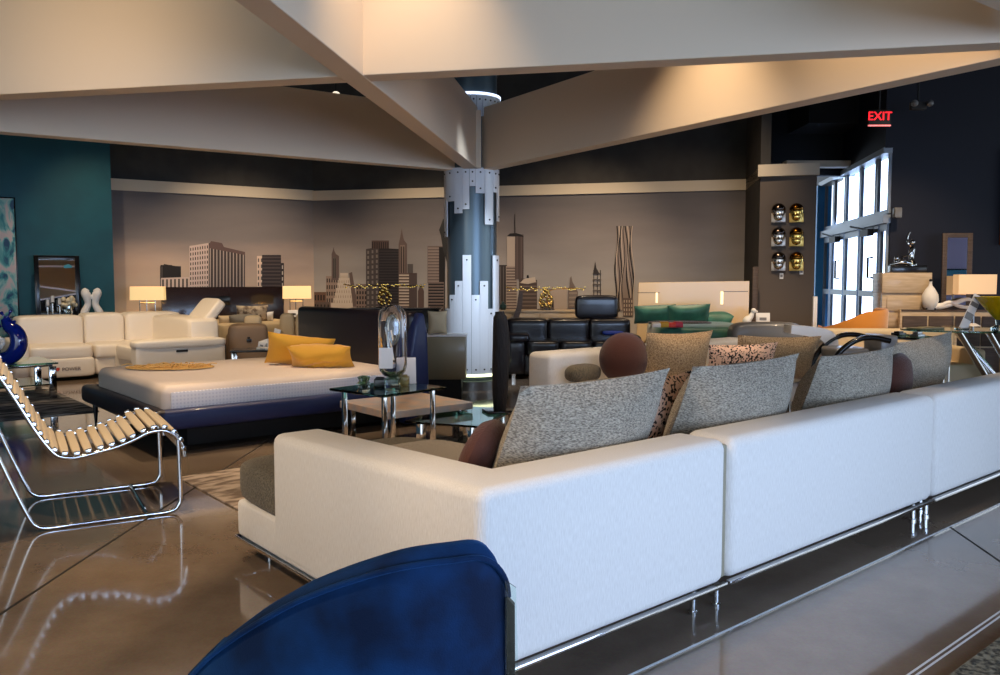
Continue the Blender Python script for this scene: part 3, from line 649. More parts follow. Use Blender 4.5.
# local x = chair front direction, y = across; the near side frame lies on y = 0
s0 = 1.58-0.84   # runner front end measured along the chair
x_of = lambda s: s-.745
prof = [(.86, .36), (.845, .43), (.80, .50), (.74, .53), (.66, .525), (.58, .49), (.48, .455), (.38, .435), (.30, .42), (.24, .42), (.17, .45), (.09, .57), (.0, .75), (-.09, .92), (-.18, 1.06)]
prof = [(x_of(s), z) for s, z in prof]
WID = .80
for y in (0.0, WID):
    bm = B(); top = bez([(x, y, z-.02) for x, z in prof], 5); tube(bm, top, .013, 10); link('side_rail', bm, M_chrome, LC)
    fr = [(x_of(.80), y, .49), (x_of(.825), y, .44), (x_of(.83), y, .12), (x_of(.82), y, .05), (x_of(.77), y, .016), (x_of(.6), y, .013), (x_of(.25), y, .013), (x_of(.13), y, .013), (x_of(.07), y, .03), (x_of(.03), y, .09), (x_of(-.05), y, .3), (x_of(-.16), y, .62), (x_of(-.2), y, .8), (x_of(-.17), y, 1.0)]
    bm = B(); tube(bm, bez(fr, 5), .0125, 10); link('cantilever_frame', bm, M_chrome, LC)
for s, z in ((.64, .016), (.82, .47), (-.15, 1.0)):
    bm = B(); tube(bm, [(x_of(s), 0, z), (x_of(s), WID, z)], .01, 8); link('cross_bar', bm, M_chrome, LC)
curve = bez([(x, 0, z) for x, z in prof], 24); L_ = [0]
for a, b in zip(curve, curve[1:]): L_.append(L_[-1]+(b-a).length)
M_slat = mat('slat_cream', (232, 214, 184), .55, bump=(60, .1)); n_sl = 25
for k in range(n_sl):
    d = .03+k*(L_[-1]-.06)/(n_sl-1); i = next(j for j in range(len(L_)-1) if L_[j+1] >= d); p, q = curve[i], curve[i+1]; tg = (q-p).normalized()
    ang = math.atan2(tg.z, tg.x); bm = B(); M = T(p.x, 0, p.z) @ Matrix.Rotation(-ang, 4, 'Y')
    soft(bm, -.024, .024, .015, WID-.015, -.013, .013, 5, 4, M=M); sl = link('slat', bm, M_slat, LC)
    for y in (.0, WID):
        bm = B(); box(bm, -.016, .016, y-.012, y+.012, -.014, .014, .004, M=M); link('end_cap', bm, M_chrome, sl)

# ------------------------------------------------------------------ navy velvet chair in front
VC = thing('velvet_chair', 'navy velvet tub chair closest to the camera, clear tag on its side', 'chair')
st = [(.012, 1.56, .60), (.016, 1.53, .80), (.006, 1.515, .868), (-.03, 1.50, .905), (-.09, 1.485, .907), (-.187, 1.475, .896), (-.28, 1.49, .865), (-.373, 1.515, .822), (-.44, 1.54, .78), (-.51, 1.57, .73), (-.59, 1.62, .66), (-.66, 1.70, .58), (-.71, 1.80, .52), (-.74, 1.95, .48), (-.74, 2.15, .46)]
pts = bez(st, 5); bm = B(); th = .075; out, inn = [], []
for i, p in enumerate(pts):
    a = pts[max(0, i-1)]; b = pts[min(len(pts)-1, i+1)]; d = Vector((b.x-a.x, b.y-a.y, 0)).normalized() if (Vector((b.x-a.x, b.y-a.y, 0))).length > 1e-4 else Vector((-1, 0, 0))
    n = Vector((d.y, -d.x, 0)); n = Vector((-d.y, d.x, 0)) if n.dot(Vector((-.3, 2.1, 0))-Vector((p.x, p.y, 0))) < 0 else n    # towards the seat
    col = []
    zs = [(.0, .30), (-.012, .36), (-.016, .5*(p.z+.3)), (-.006, p.z-.05), (.006, p.z-.02), (.02, p.z-.004), (.04, p.z), (.058, p.z-.008), (.07, p.z-.03), (.075, .5*(p.z+.3)), (.07, .30)]
    col = [bm.verts.new((p.x+n.x*o_, p.y+n.y*o_, z)) for o_, z in zs]; out.append(col)
for A, D in zip(out, out[1:]):
    for k in range(len(A)-1): bm.faces.new((A[k], A[k+1], D[k+1], D[k]))
    bm.faces.new((A[-1], A[0], D[0], D[-1]))
bm.faces.new(out[0]); bm.faces.new(out[-1][::-1])
link('tub_back', bm, M_velvet, VC)
bm = B(); tube(bm, [Vector((p.x, p.y-.003, p.z-.022)) for p in pts[6:]], .006, 8); link('piping', bm, M_velvet, VC)
bm = B(); soft(bm, -.68, -.05, 1.6, 2.3, .30, .47, 6, 8); link('seat_cushion', bm, M_velvet, VC)
bm = B(); prism(bm, [(.012, .45), (.030, .45), (.028, .79), (.014, .805)], 1.505, 1.522, axis='y'); link('side_rail', bm, M_walnut, VC, False)
bm = B(); prism(bm, [(.010, .45), (.040, .45), (.030, .828), (.010, .842)], 1.497, 1.50, axis='y'); link('clear_tag', bm, M_glass, VC, False)
for x, y in ((-.55, 1.75), (-.06, 1.62), (-.6, 2.2), (-.08, 2.22)):
    bm = B(); tube(bm, [(x, y, .31), (x, y, 0)], [.022, .014], 12); link('leg', bm, M_steel, VC)

# ------------------------------------------------------------------ glass tables by the bed
def frame_table(name, label, cat, u0, u1, v0, v1, z, legw, group=None, shelf=None, top='glass', leg=M_chrome, topz=.02, label2=None):
    t = thing(name, label, cat, uv(u0, v0), RZ, group); a, b = u1-u0, v1-v0
    bm = B(); box(bm, 0, a, 0, b, z-topz, z, .004, 1); link('table_top', bm, M_glassg if top == 'glass' else top, t, False)
    for x, y in ((.06, .06), (a-.06-legw, .06), (.06, b-.06-legw), (a-.06-legw, b-.06-legw)):
        bm = B(); box(bm, x, x+legw, y, y+legw*.8, 0.0, z-topz-.001, .003); link('leg', bm, leg, t)
    if shelf:
        bm = B(); box(bm, .05, a-.05, .05, b-.05, shelf-.012, shelf, .002, 1); link('shelf', bm, M_glassg, t, False)
    return t
def corner_table(name, label, near, right, left, z, legw, top, topz):
    N_, R_, L_ = [fl(q[0], q[1], z) for q in (near, right, left)]; a = R_-N_; a.z = 0
    t = frame_table(name, label, 'table', 0, a.length, 0, (L_-N_).length, z, legw, top=top, topz=topz)
    t.location = (N_.x, N_.y, 0); t.rotation_euler = (0, 0, math.atan2(a.y, a.x)); return t
GT = corner_table('side_table', 'square glass-topped chrome side table holding the glass sculpture', (383, 395.5), (447, 386.5), (331, 388), .62, .034, 'glass', .018)
M_slab = mat('pale_stone', (222, 190, 162), .35, var=((196, 184, 176), 6, .4, .6), coat=.3)
corner_table('coffee_table', 'pale stone slab table on chrome legs behind the glass side table', (388, 412), (473, 402), (342, 400.5), .36, .04, M_slab, .06)
corner_table('low_table', 'low glass table on square chrome legs beside the carved black sculpture', (478, 426), (517, 409), (436, 415), .28, .07, 'glass', .018)
# glass table ornament
p = fl(393, 387.5, .62)
t = thing('glass_sculpture', 'tall clear glass capsule sculpture on the square glass table', 'sculpture', (p.x, p.y, .621))
bm = B(); r_, h_ = .105, .60; op = [(0, .07), (r_*.6, .085), (r_*.9, .12), (r_, .17), (r_, h_-.1), (r_*.9, h_-.04), (r_*.55, h_), (0, h_+.012)]; lathe(bm, op, 28); lathe(bm, [(max(0, a-.014), b+(.014 if b < .3 else -.014)) for a, b in op], 28); sh_ = link('outer_glass', bm, mat('glass_shell', (252, 252, 255), .0, trans=1, ior=1.45), t)
half = len(sh_.data.polygons)//2; [p_.flip() for p_ in list(sh_.data.polygons)[half:]]
bm = B(); tube(bm, bez([(0, 0, .2), (-.03, 0, .36), (-.04, 0, .47), (0, 0, .53), (.04, 0, .47), (.03, 0, .36), (0, 0, .33), (-.02, 0, .42)], 8), .016, 12); link('glass_coil', bm, M_glass, t)
bm = B(); box(bm, -.055, .055, -.05, .05, 0, .07, .006); link('crystal_base', bm, M_glass, t)
bm = B(); box(bm, -.085, .015, -.106, -.104, .15, .30); link('paper_label', bm, M_paper, t, False)
def small(name, label, cat, pos, f, m, rz=0, smooth=True, mats=None):
    bm = B(); f(bm); o = link(name, bm, m, None, smooth, mats); o.location = pos; o.rotation_euler = (0, 0, rz); return tag(o, label, cat)
small('crystal_votive', 'small clear crystal votive at the left of the glass table', 'candle holder', Vector((fl(364, 388, .62).x, fl(364, 388, .62).y, .621)), lambda b: lathe(b, [(0, 0), (.04, 0), (.055, .03), (.035, .05), (.05, .08), (.02, .09), (0, .06)], 10), M_glass)
small('candle_box', 'small black cube box on the glass table', 'box', Vector((fl(380, 388, .62).x, fl(380, 388, .62).y, .621)), lambda b: (box(b, -.04, .04, -.04, .04, 0, .07, .008), box(b, -.03, .03, -.03, .03, .07, .078, .003)), M_black)
small('candle_box', 'small amber glass cube on the glass table, right of the capsule', 'box', Vector((fl(404, 386, .62).x, fl(404, 386, .62).y, .621)), lambda b: (box(b, -.04, .04, -.04, .04, 0, .075, .008), box(b, -.025, .025, -.025, .025, .075, .085, .003)), mat('amber_glass', (220, 190, 110), .05, trans=.8))
t = thing('brochure_stand', 'small framed white sheet standing behind the glass capsule', 'sign', Vector((fl(407, 384, .62).x, fl(407, 384, .62).y, .621)), math.radians(10))
bm = B(); box(bm, -.07, .07, 0, .008, 0, .20, .002, M=R('X', -10)); link('sheet', bm, M_paper, t)
bm = B(); box(bm, -.075, .075, .004, .02, 0, .012, .002); link('holder', bm, M_glass, t)
# black carved sculpture
p = fl(496, 413, .281)
t = thing('wood_sculpture', 'tall black carved wooden sculpture standing on the low glass table', 'sculpture', (p.x+.03, p.y+.05, .281), .3)
bm = B(); box(bm, -.13, .08, -.10, .10, 0, .02, .004); link('base', bm, M_black, t)
M_carved = mat('black_carved_wood', (30, 25, 24), .75, bump=(40, 1.5), scale=(1, 1, .3))
bm = B(); prof_ = bez([(-.00, 0, .02), (.005, 0, .16), (.01, 0, .38), (.015, 0, .58), (.01, 0, .74), (.0, 0, .86)], 5); n_ = len(prof_)
tube(bm, prof_, [.052+.022*math.sin(PI*k/(n_-1))-.012*(k > n_-3) for k in range(n_)], 14); link('carved_body', bm, M_carved, t)

# ------------------------------------------------------------------ sideboard behind the bed
t = thing('sideboard', 'olive-beige lacquered sideboard on dark plinth between bed and column', 'cabinet', (-1.42, 9.45, 0))
M_ob = mat('olive_beige', (150, 136, 106), .4, coat=.2)
bm = B(); box(bm, 0, 1.02, 0, .42, .26, .76, .008); link('body', bm, M_ob, t)
bm = B(); box(bm, .05, .97, .05, .38, 0, .26); link('plinth', bm, M_blackm, t)
for a in (.01, .515):
    bm = B(); box(bm, a, a+.495, -.018, -.001, .28, .74, .004); link('door', bm, M_ob, t)
bm = B(); box(bm, -.01, 1.03, -.02, .43, .76, .775, .003); link('worktop', bm, M_white, t)
place('back_cushion', 'pale cream cushion on the sideboard next to the blue headboard wing', M_beige, 428, 447, 311, 334, 9.7, .14, 5, -8, 0, 11)

# ------------------------------------------------------------------ white leather sectional at the back
LO = Vector((-5.84-.43, 10.95, 0)); LS = thing('leather_sectional', 'white leather reclining sectional below the teal wall', 'sofa', (-6.52, 11.13, 0), RZ)
# local x along back run, y towards the wall; front edge y=0; right run goes to -y
def blk(name, a, m=M_whitel, p=7, par=LS):
    bm = B(); soft(bm, *a, p=p, n=8); return link(name, bm, m, par)
blk('arm', (-.12, .12, 0, .95, .04, .60), p=6)
b1 = blk('back_cushion', (.06, .93, .55, 1.05, .36, .90), p=9); b2 = blk('back_cushion', (.93, 1.5, .55, 1.05, .36, .92), p=9); blk('back_cushion', (1.5, 2.35, .5, 1.05, .36, .92), p=8)
blk('seat_cushion', (.1, .92, -.04, .8, .28, .50)); blk('seat_cushion', (.93, 1.35, 0, .8, .28, .50)); blk('seat_cushion', (1.2, 2.1, -.3, .75, .28, .50), p=5)
fr = blk('footrest', (.1, .92, -.05, .2, .05, .32), p=9)
blk('base_front', (.93, 1.4, .05, .4, .05, .30), p=9)
blk('base_body', (0, 2.2, .2, 1.0, .04, .4), p=14)
blk('back_cushion', (1.88, 2.36, -1.08, .9, .36, .88), p=8); blk('seat_cushion', (1.15, 2.0, -1.1, -.1, .28, .50), p=8)
blk('base_body', (1.2, 2.25, -1.1, .5, .04, .4), p=14)
ar = blk('arm', (1.1, 2.32, -1.34, -1.06, .08, .60), p=9)
bm = B(); soft(bm, 1.08, 2.34, -1.37, -1.04, .48, .61, 5, 8); link('arm_pad', bm, M_whitel, ar)
bm = B(); box(bm, 1.62, 1.78, -1.352, -1.335, .43, .462, .008); link('handle', bm, M_blackm, ar)
bm = B(); soft(bm, -.36, .36, -.075, .075, 0, .46, 7, 8, M=T(2.16, -.6, .76) @ R('Z', 90) @ R('X', 40)); hr = link('headrest', bm, M_whitel, LS)
bm = B(); tube(bm, [(2.2, -.7, .74), (2.25, -.7, .84)], .014, 8); tube(bm, [(2.2, -.45, .74), (2.25, -.45, .84)], .014, 8); link('headrest_hinge', bm, M_chrome, hr)
M_red = mat('label_red', (200, 60, 40), .6); M_lab = mat('label_grey', (110, 95, 88), .6)
text('POWER', .07, (.60, -.056, .165), (PI/2, 0, 0), M_lab, fr)
bm = B(); poly(bm, [(.40, -.056, .195), (.45, -.056, .195), (.45, -.056, .165), (.425, -.056, .14), (.40, -.056, .165)]); link('label_shield', bm, M_red, fr, False)

# ------------------------------------------------------------------ console, mirror, statue, painting by the teal wall
def tw(s, off, z=0): n = Vector((TD.y, -TD.x, 0)); n = -n if n.y > 0 else n; return T1+TD*s+n*off+Vector((0, 0, z))
tz = math.atan2(-TD.y, -TD.x)
p = tw(1.62, .5)
t = thing('console_table', 'low black console against the teal wall', 'table', p, tz)
bm = B(); box(bm, 0, 1.50, 0, .42, .78, .84, .006); link('table_top', bm, M_black, t)
bm = B(); box(bm, .03, 1.47, .03, .40, .5, .78, .004); link('body', bm, M_black, t)
for x in (.05, 1.35):
    bm = B(); box(bm, x, x+.05, .05, .38, 0, .5, .003); link('leg', bm, M_black, t)
p = tw(1.20, .30)
t = thing('leaning_mirror', 'black-framed mirror leaning on the teal wall above the console', 'mirror', (p.x, p.y, .84), tz)
Ml = R('X', -5)
bm = B()
for a in ((0, .07, 0, .98), (.59, .66, 0, .98), (.07, .59, 0, .07), (.07, .59, .91, .98)): box(bm, a[0], a[1], 0, .04, a[2], a[3], .006, M=Ml)
link('frame', bm, M_black, t)
bm = B(); box(bm, .06, .6, .018, .026, .06, .92, M=Ml); link('mirror_glass', bm, mat('mirror', (225, 225, 225), .02, metal=1), t, False)
bm = B(); 
for a, b, r_ in ((.46, .80, .035), (.49, .81, .04), (.52, .80, .03)): ball(bm, (a, .012+.0*b, b), r_, (1, .08, .8), 2)
bm.transform(Ml); link('cloud_sticker', bm, mat('sticker_teal', (60, 140, 160), .6), t)
for k, (px_, hh) in enumerate(((48, .16), (53, .22), (60, .18))):
    q = at(px_, 312, 13.25); t = thing('candle_holder', ('short', 'tallest', 'middle')[k]+' glass candle holder with cream candle before the black mirror', 'candle holder', (q.x, q.y, .841))
    bm = B(); lathe(bm, [(0, 0), (.035, 0), (.035, .01), (.012, .02), (.012, hh-.02), (.035, hh), (0, hh)], 12); link('stem', bm, M_chrome, t)
    bm = B(); cyl(bm, 0, 0, hh, hh+.1, .026, 12); link('candle', bm, M_whitem, t)
t = thing('flower_vase', 'glass vase of cream roses in front of the black mirror', 'vase', at(69, 313, 13.2)); t.location.z = .841
bm = B(); lathe(bm, [(0, 0), (.05, 0), (.06, .06), (.04, .13), (.055, .16)], 16); link('vase', bm, M_glass, t)
bm = B(); rnd = random.Random(5)
for k in range(22):
    a = rnd.uniform(0, 6.28); q = rnd.uniform(0, .1); ball(bm, (math.cos(a)*q, math.sin(a)*q, .22+rnd.uniform(-.05, .08)), .035, n=2)
link('blooms', bm, mat('rose_cream', (226, 212, 178), .7, bump=(60, 1)), t)
t = thing('torso_statue', 'white two-figure plaster torso statue on the black console', 'statue', (at(92, 314, 13.4).x, 13.4, .841), tz)
for s in (-1, 1):
    bm = B(); tube(bm, bez([(s*.12, 0, 0), (s*.10, 0, .07), (s*.055, 0, .18), (s*.07, -.01, .30), (s*.085, 0, .38), (s*.06, 0, .43)], 5), [.055, .057, .06, .062, .062, .06, .058, .056, .054, .052, .05, .05, .052, .056, .06, .064, .068, .07, .07, .068, .065, .062, .058, .05, .045, .035][:26], 14)
    link('torso', bm, M_whitem, t)
bm = B(); soft(bm, -.12, .12, -.05, .05, .26, .34, 3, 5); link('crossed_arms', bm, M_whitem, t)
# abstract painting
q = tw(1.44, .07); t = thing('abstract_painting', 'tall teal and white abstract canvas on the teal wall', 'painting', (q.x, q.y, 0), tz)
def paint_mat():
    m = bpy.data.materials.new('abstract_paint'); m.use_nodes = True; N = m.node_tree.nodes; L = m.node_tree.links; b = N['Principled BSDF']; b.inputs['Roughness'].default_value = .6
    tc = N.new('ShaderNodeTexCoord'); mp = N.new('ShaderNodeMapping'); mp.inputs['Scale'].default_value = (1.6, 1, .8); L.new(tc.outputs['Object'], mp.inputs[0])
    n = N.new('ShaderNodeTexNoise'); n.inputs['Scale'].default_value = 2.6; n.inputs['Detail'].default_value = 6; n.inputs['Distortion'].default_value = 1.6; L.new(mp.outputs[0], n.inputs['Vector'])
    r = N.new('ShaderNodeValToRGB'); e = r.color_ramp.elements; e[0].position = .36; e[0].color = s2l((40, 80, 110))+(1,); e[1].position = .56; e[1].color = s2l((214, 192, 184))+(1,)
    x = e.new(.43); x.color = s2l((70, 150, 150))+(1,); x = e.new(.5); x.color = s2l((150, 196, 186))+(1,)
    L.new(n.outputs['Fac'], r.inputs[0]); L.new(r.outputs[0], b.inputs['Base Color']); return m
bm = B(); box(bm, -1.4, 0, 0, .04, .40, 2.72, .004); link('canvas', bm, paint_mat(), t)
bm = B(); box(bm, -1.42, .02, .012, .05, .38, 2.74, .002); link('frame', bm, M_black, t)

# ------------------------------------------------------------------ chrome coffee table at the left edge with a blue glass piece
t = thing('chrome_coffee_table', 'glass coffee table with square chrome legs on the grey rug', 'table', fl(54, 399), RZ)
bm = B(); box(bm, -1.6, .05, -.05, .95, .42, .44, .003); link('table_top', bm, M_glassg, t, False)
bm = B(); box(bm, -1.55, 0, 0, .9, .17, .185, .003); link('shelf', bm, M_glassg, t, False)
bm = B(); box(bm, -1.55, .0, -.0, .05, .39, .419, .003); box(bm, -.05, 0, .05, .85, .39, .419, .003); link('apron', bm, M_chrome, t)
for x, y in ((-.04, -.02), (-.04, .82), (-1.5, -.02), (-1.5, .82)):
    bm = B(); box(bm, x, x+.075, y, y+.06, .012, .39, .004); link('leg', bm, M_chrome, t)
M_bglass = mat('cobalt_glass', (10, 34, 130), .08, coat=.6, spec=.8)
pb = at(5, 352, 9.55); t = thing('splash_sculpture', 'cobalt blue splash-shaped glass bowl with upturned drops on the coffee table', 'sculpture', (pb.x, pb.y, .441))
bm = B(); rnd = random.Random(4)
tube(bm, bez([(-.2, 0, .10), (-.08, 0, .055), (.05, 0, .07), (.13, 0, .14), (.17, 0, .25), (.14, 0, .36), (.06, 0, .43), (.02, 0, .52)], 5), [.05+.045*math.sin(PI*k/35) for k in range(36)], 14)
link('bowl', bm, M_bglass, t)
for a, b_, c_, d_ in ((.15, .30, .20, .40), (.10, .38, .12, .50), (.02, .48, -.03, .60), (.16, .18, .24, .24), (.0, .5, .09, .62), (-.05, .42, -.12, .55)):
    bm = B(); tube(bm, bez([(a, 0, b_), ((a+c_)/2+.01, .01, (b_+d_)/2), (c_, 0, d_)], 4), [.024, .02, .016, .013, .011, .010, .014, .022, .016][:9], 10); link('drip', bm, M_bglass, t)
bm = B()
for k in range(9):
    a = k*.7; ball(bm, (-.03+.05*math.cos(a), -.08+.02*math.sin(a*2), .24+.05*math.sin(a)), .035, (1, .6, 1), 2)
o = link('white_flower', bm, M_whitem); o.location = t.location; tag(o, 'white rosette flower resting in the cobalt glass bowl', 'flower')

# ------------------------------------------------------------------ back-left bed with lamps
WB = math.atan2(.53, .85)
hb = Vector((-6.08, 14.75, 0)); t = thing('dark_bed', 'bed with wide glossy dark headboard under the sunset mural', 'bed', hb, WB)
bm = B(); box(bm, 0, 2.22, 0, .08, .1, 1.29, .01); link('headboard', bm, mat('dark_gloss_wood', (36, 24, 24), .22, coat=.5), t)
bm = B(); box(bm, .78, 1.2, -.015, .0, .95, 1.12, .003); link('headboard_inset', bm, M_black, t)
bm = B(); box(bm, .55, 2.05, -1.9, 0, .12, .42, .03, 3); link('bed_frame', bm, M_black, t)
bm = B(); soft(bm, .58, 2.02, -1.85, -.02, .38, .70, 8, 8); link('mattress', bm, M_beige, t)
for x in (.65, 1.9):
    bm = B(); box(bm, x, x+.06, -1.8, -1.74, 0, .13); link('leg', bm, M_black, t)
M_print = mat('printed_cushion', (196, 178, 150), .85, var=((110, 92, 76), 14, .45, .6))
place('bed_pillow', 'cream patterned pillow on the dark-headboard bed', M_print, 238, 266, 305, 322, 14.3, .16, 25, -15, 0, 12, 'pillow')
place('bed_pillow', 'grey flat pillow lying before the cream patterned pillow', mat('grey_pillow', (120, 116, 108), .8), 230, 257, 313, 324, 14.0, .2, 25, -40, 0, 13, 'pillow')
place('bed_pillow', 'small tan pillow beside the raised white headrest', M_beige, 219, 231, 315, 325, 13.9, .14, 20, -20, 0, 14, 'pillow')
place('bed_pillow', 'small white pillow against the dark headboard, right of the patterned one', M_whitem, 262, 273, 311, 321, 14.5, .12, 20, -20, 0, 15, 'pillow')
def tlamp(px0, px1, pyt, pym, pyb, Y, label):
    a, b, c_, d_ = at(px0, pyt, Y), at(px1, pym, Y), at((px0+px1)/2, pyb, Y), 0
    cx_ = (a.x+b.x)/2; hw = (b.x-a.x)/2; t = thing('table_lamp', label, 'lamp', (cx_, Y, c_.z), WB*.4, 'table lamps beside the dark bed')
    zt, zm = a.z-c_.z, b.z-c_.z
    bm = B(); n = 4
    pr = [(-hw, -.12), (hw, -.12), (hw, .12), (-hw, .12)]
    tt = bmesh.new()
    for k in range(4):
        p_, q_ = pr[k], pr[(k+1) % 4]; tt.faces.new([tt.verts.new(v) for v in ((p_[0], p_[1], zm), (q_[0], q_[1], zm), (q_[0]*.98, q_[1]*.98, zt), (p_[0]*.98, p_[1]*.98, zt))])
    bmesh.ops.remove_doubles(tt, verts=tt.verts, dist=.001); join(bm, tt); sh = link('lamp_shade', bm, M_shade, t, False)
    bm = B(); ball(bm, (.05, 0, zm+.1), .04, n=2); link('bulb', bm, M_bulb, t)
    bm = B()
    for x in (-hw*.5, -hw*.1, hw*.4): tube(bm, [(x, 0, .01), (x, 0, zm+.02)], .008, 6)
    tube(bm, [(-hw*.5, 0, zm-.05), (hw*.4, 0, zm-.05)], .008, 6); link('wire_stem', bm, M_chrome, t)
    bm = B(); box(bm, -hw*.6, hw*.5, -.06, .06, 0, .015, .003); link('base', bm, M_chrome, t)
    pl = bpy.data.lights.new('bulb_light', 'POINT'); pl.energy = 9; pl.color = (1, .68, .34); pl.shadow_soft_size = .06
    po = bpy.data.objects.new('bulb_light', pl); C.objects.link(po); po.parent = t; po.location = (.03, 0, zm+.1)
    return t, c_
for a in ((132, 164, 286.5, 300, 319, 14.35, 'table lamp with cream box shade left of the dark headboard'), (283, 311, 286, 298.5, 317, 15.3, 'table lamp with cream box shade right of the dark headboard')):
    tl, cb = tlamp(*a)
    n_ = thing('nightstand', 'dark nightstand under the '+('left' if a[0] < 200 else 'right')+' cream-shaded lamp', 'nightstand', (cb.x, a[5], 0), WB*.6)
    bm = B(); box(bm, -.25, .25, -.2, .2, .08, cb.z-.001, .01); link('body', bm, M_black, n_)
    for z in (.14, .14+(cb.z-.2)/2):
        bm = B(); box(bm, -.23, .23, -.215, -.201, z, z+(cb.z-.28)/2, .004); dd = link('drawer', bm, M_black, n_)
        bm = B(); box(bm, -.05, .05, -.23, -.214, z+.12, z+.135, .002); link('knob', bm, M_chrome, dd)
small('framed_card', 'small white card propped at the foot of the right-hand bed lamp', 'sign', at(293, 316, 15.1)-Vector((0, 0, .02)), lambda b: (box(b, -.09, .09, -.005, .005, 0, .13, .002, M=R('X', -8)), box(b, -.05, .05, -.01, -.006, .04, .07, M=R('X', -8), mi=1)), M_paper, .2, mats=[M_blackm])
# taupe recliner, tufted sofa and the cluttered table between
t = thing('leather_recliner', 'taupe leather armchair behind the white sectional arm', 'chair', (at(249, 345, 12.3).x, 12.3, 0), RZ*.4)
bm = B(); soft(bm, -.30, .28, -.15, .25, .10, .76, 7, 8); link('backrest', bm, M_taupe, t)
bm = B(); soft(bm, -.30, .28, .1, .8, .1, .45, 7, 8); link('seat', bm, M_taupe, t)
for s in (-.34, .2):
    bm = B(); soft(bm, s, s+.12, .05, .8, .1, .6, 5, 6); link('arm', bm, M_taupe, t)
bm = B(); cyl(bm, .0, -.16, .55, .57, .02, 12); box(bm, -.03, .04, -.165, -.15, .5, .54, .004); link('control_panel', bm, M_black, t)
t = thing('tufted_sofa', 'beige channel-tufted sofa in front of the dark-headboard bed', 'sofa', (-2.95, 13.3, 0), WB*.35)
for k in range(5):
    bm = B(); soft(bm, -.62+k*.25, -.375+k*.25, .0, .28, .3, .88, 4, 6); link('back_channel', bm, M_beige, t)
bm = B(); soft(bm, -.62, .62, -.6, .1, .12, .46, 8, 6); link('seat', bm, M_beige, t)
for s in (-.68, .58):
    bm = B(); soft(bm, s, s+.12, -.6, .26, .1, .62, 5, 6); link('arm', bm, M_beige, t)
bm = B(); soft(bm, -.13, .13, -.075, .075, -.09, .09, 3, 6); o = link('round_bolster', bm, M_beige); o.location = at(253, 321, 12.6); tag(o, 'small round tan bolster above the taupe armchair', 'cushion')
t = thing('accent_table', 'small black glass table heaped with white brochures by the mustard pillows', 'table', (at(262, 356, 10.6).x, 10.6, 0), .25)
bm = B(); box(bm, -.38, .38, -.25, .25, .50, .52, .003); link('table_top', bm, M_black, t)
for x, y in ((-.36, -.22), (.32, -.22), (-.36, .2), (.32, .2)):
    bm = B(); box(bm, x, x+.04, y, y+.03, 0, .5, .003); link('leg', bm, M_chrome, t)
tb = t; rnd = random.Random(9)
for k, (px_, sz, tilt) in enumerate(((262, (.10, .08, .09), 12), (268, (.08, .08, .12), -20), (274, (.09, .02, .26), 14), (279, (.16, .12, .04), 0), (266, (.2, .13, .03), 0), (284, (.07, .02, .16), 10))):
    lb = ('white gift box with grey ribbon on the cluttered accent table', 'small tilted white carton on the cluttered accent table', 'tall white brochure standing on the cluttered accent table', 'flat white box at the right of the cluttered accent table', 'stack of white leaflets at the front of the cluttered accent table', 'narrow white card standing at the edge of the cluttered accent table')[k]
    y_ = 10.6+(.05, .1, .12, -.02, -.12, .08)[k]; pos = Vector((at(px_, 350, y_).x, y_, .521))
    o = small('white_box' if k in (0, 1, 3) else 'brochure', lb, 'box' if k in (0, 1, 3) else 'brochure', pos, lambda b: (box(b, -sz[0]/2, sz[0]/2, -sz[1]/2, sz[1]/2, 0, sz[2], .004), box(b, -sz[0]*.2, sz[0]*.2, -sz[1]/2-.002, -sz[1]/2, sz[2]*.35, sz[2]*.6, mi=1)), M_paper, rnd.uniform(-.4, .4), mats=[M_greyl])
    o.rotation_euler.y = math.radians(tilt)

# ------------------------------------------------------------------ black console with gold centrepieces (behind the blue headboard)
def centrepiece(pos, label, w):
    t = thing('gold_centrepiece', label, 'centrepiece', pos, 0, 'gold leaf centrepieces in front of the skyline mural')
    bm = B(); lathe(bm, [(0, 0), (.14, 0), (.14, .012), (.03, .02), (.03, .03), (0, .03)], 16); link('base', bm, M_black, t)
    bm = B(); rnd = random.Random(2)
    for k in range(26):
        a = k*2.4; z = .05+k*.011; r_ = .03+.07*math.sin(PI*min(1, (k+4)/26)); ball(bm, (r_*math.cos(a), r_*math.sin(a)*.6, z), .027, (1, .6, 1.3), 1)
    link('gold_cluster', bm, M_goldm, t)
    bm = B(); tube(bm, bez([(-w, 0, .36), (-w*.6, 0, .32), (-w*.2, 0, .34), (0, 0, .30), (w*.25, 0, .33), (w*.6, 0, .34), (w, 0, .33)], 4), .008, 6)
    for k in range(40):
        x = -w+2*w*k/39; ball(bm, (x, rnd.uniform(-.02, .02), .335+rnd.uniform(-.03, .03)), .017, (1.4, .6, .7), 1)
    link('leaf_branch', bm, M_goldm, t)
bm0 = at(384, 308, 12.6)
t = thing('black_console', 'long black console behind the navy headboard, in front of the mural', 'cabinet', (bm0.x-.2, 12.5, 0), 0)
bm = B(); box(bm, -.3, 1.05, 0, .4, .0, bm0.z-.02, .006); link('body', bm, M_black, t); bm = B(); box(bm, -.33, 1.08, -.02, .42, bm0.z-.02, bm0.z, .003); link('worktop', bm, M_black, t)
centrepiece((bm0.x, 12.68, bm0.z+.001), 'gold leaf centrepiece above the navy headboard', .62)
b2_ = at(546, 310, 13.0)
t = thing('cream_credenza', 'cream credenza behind the black leather sofa', 'cabinet', (b2_.x, 12.85, 0), 0)
bm = B(); box(bm, -.72, .52, 0, .42, .1, b2_.z-.03, .006); link('body', bm, M_oak, t); bm = B(); box(bm, -.74, .54, -.02, .43, b2_.z-.03, b2_.z, .003); link('worktop', bm, M_oak, t)
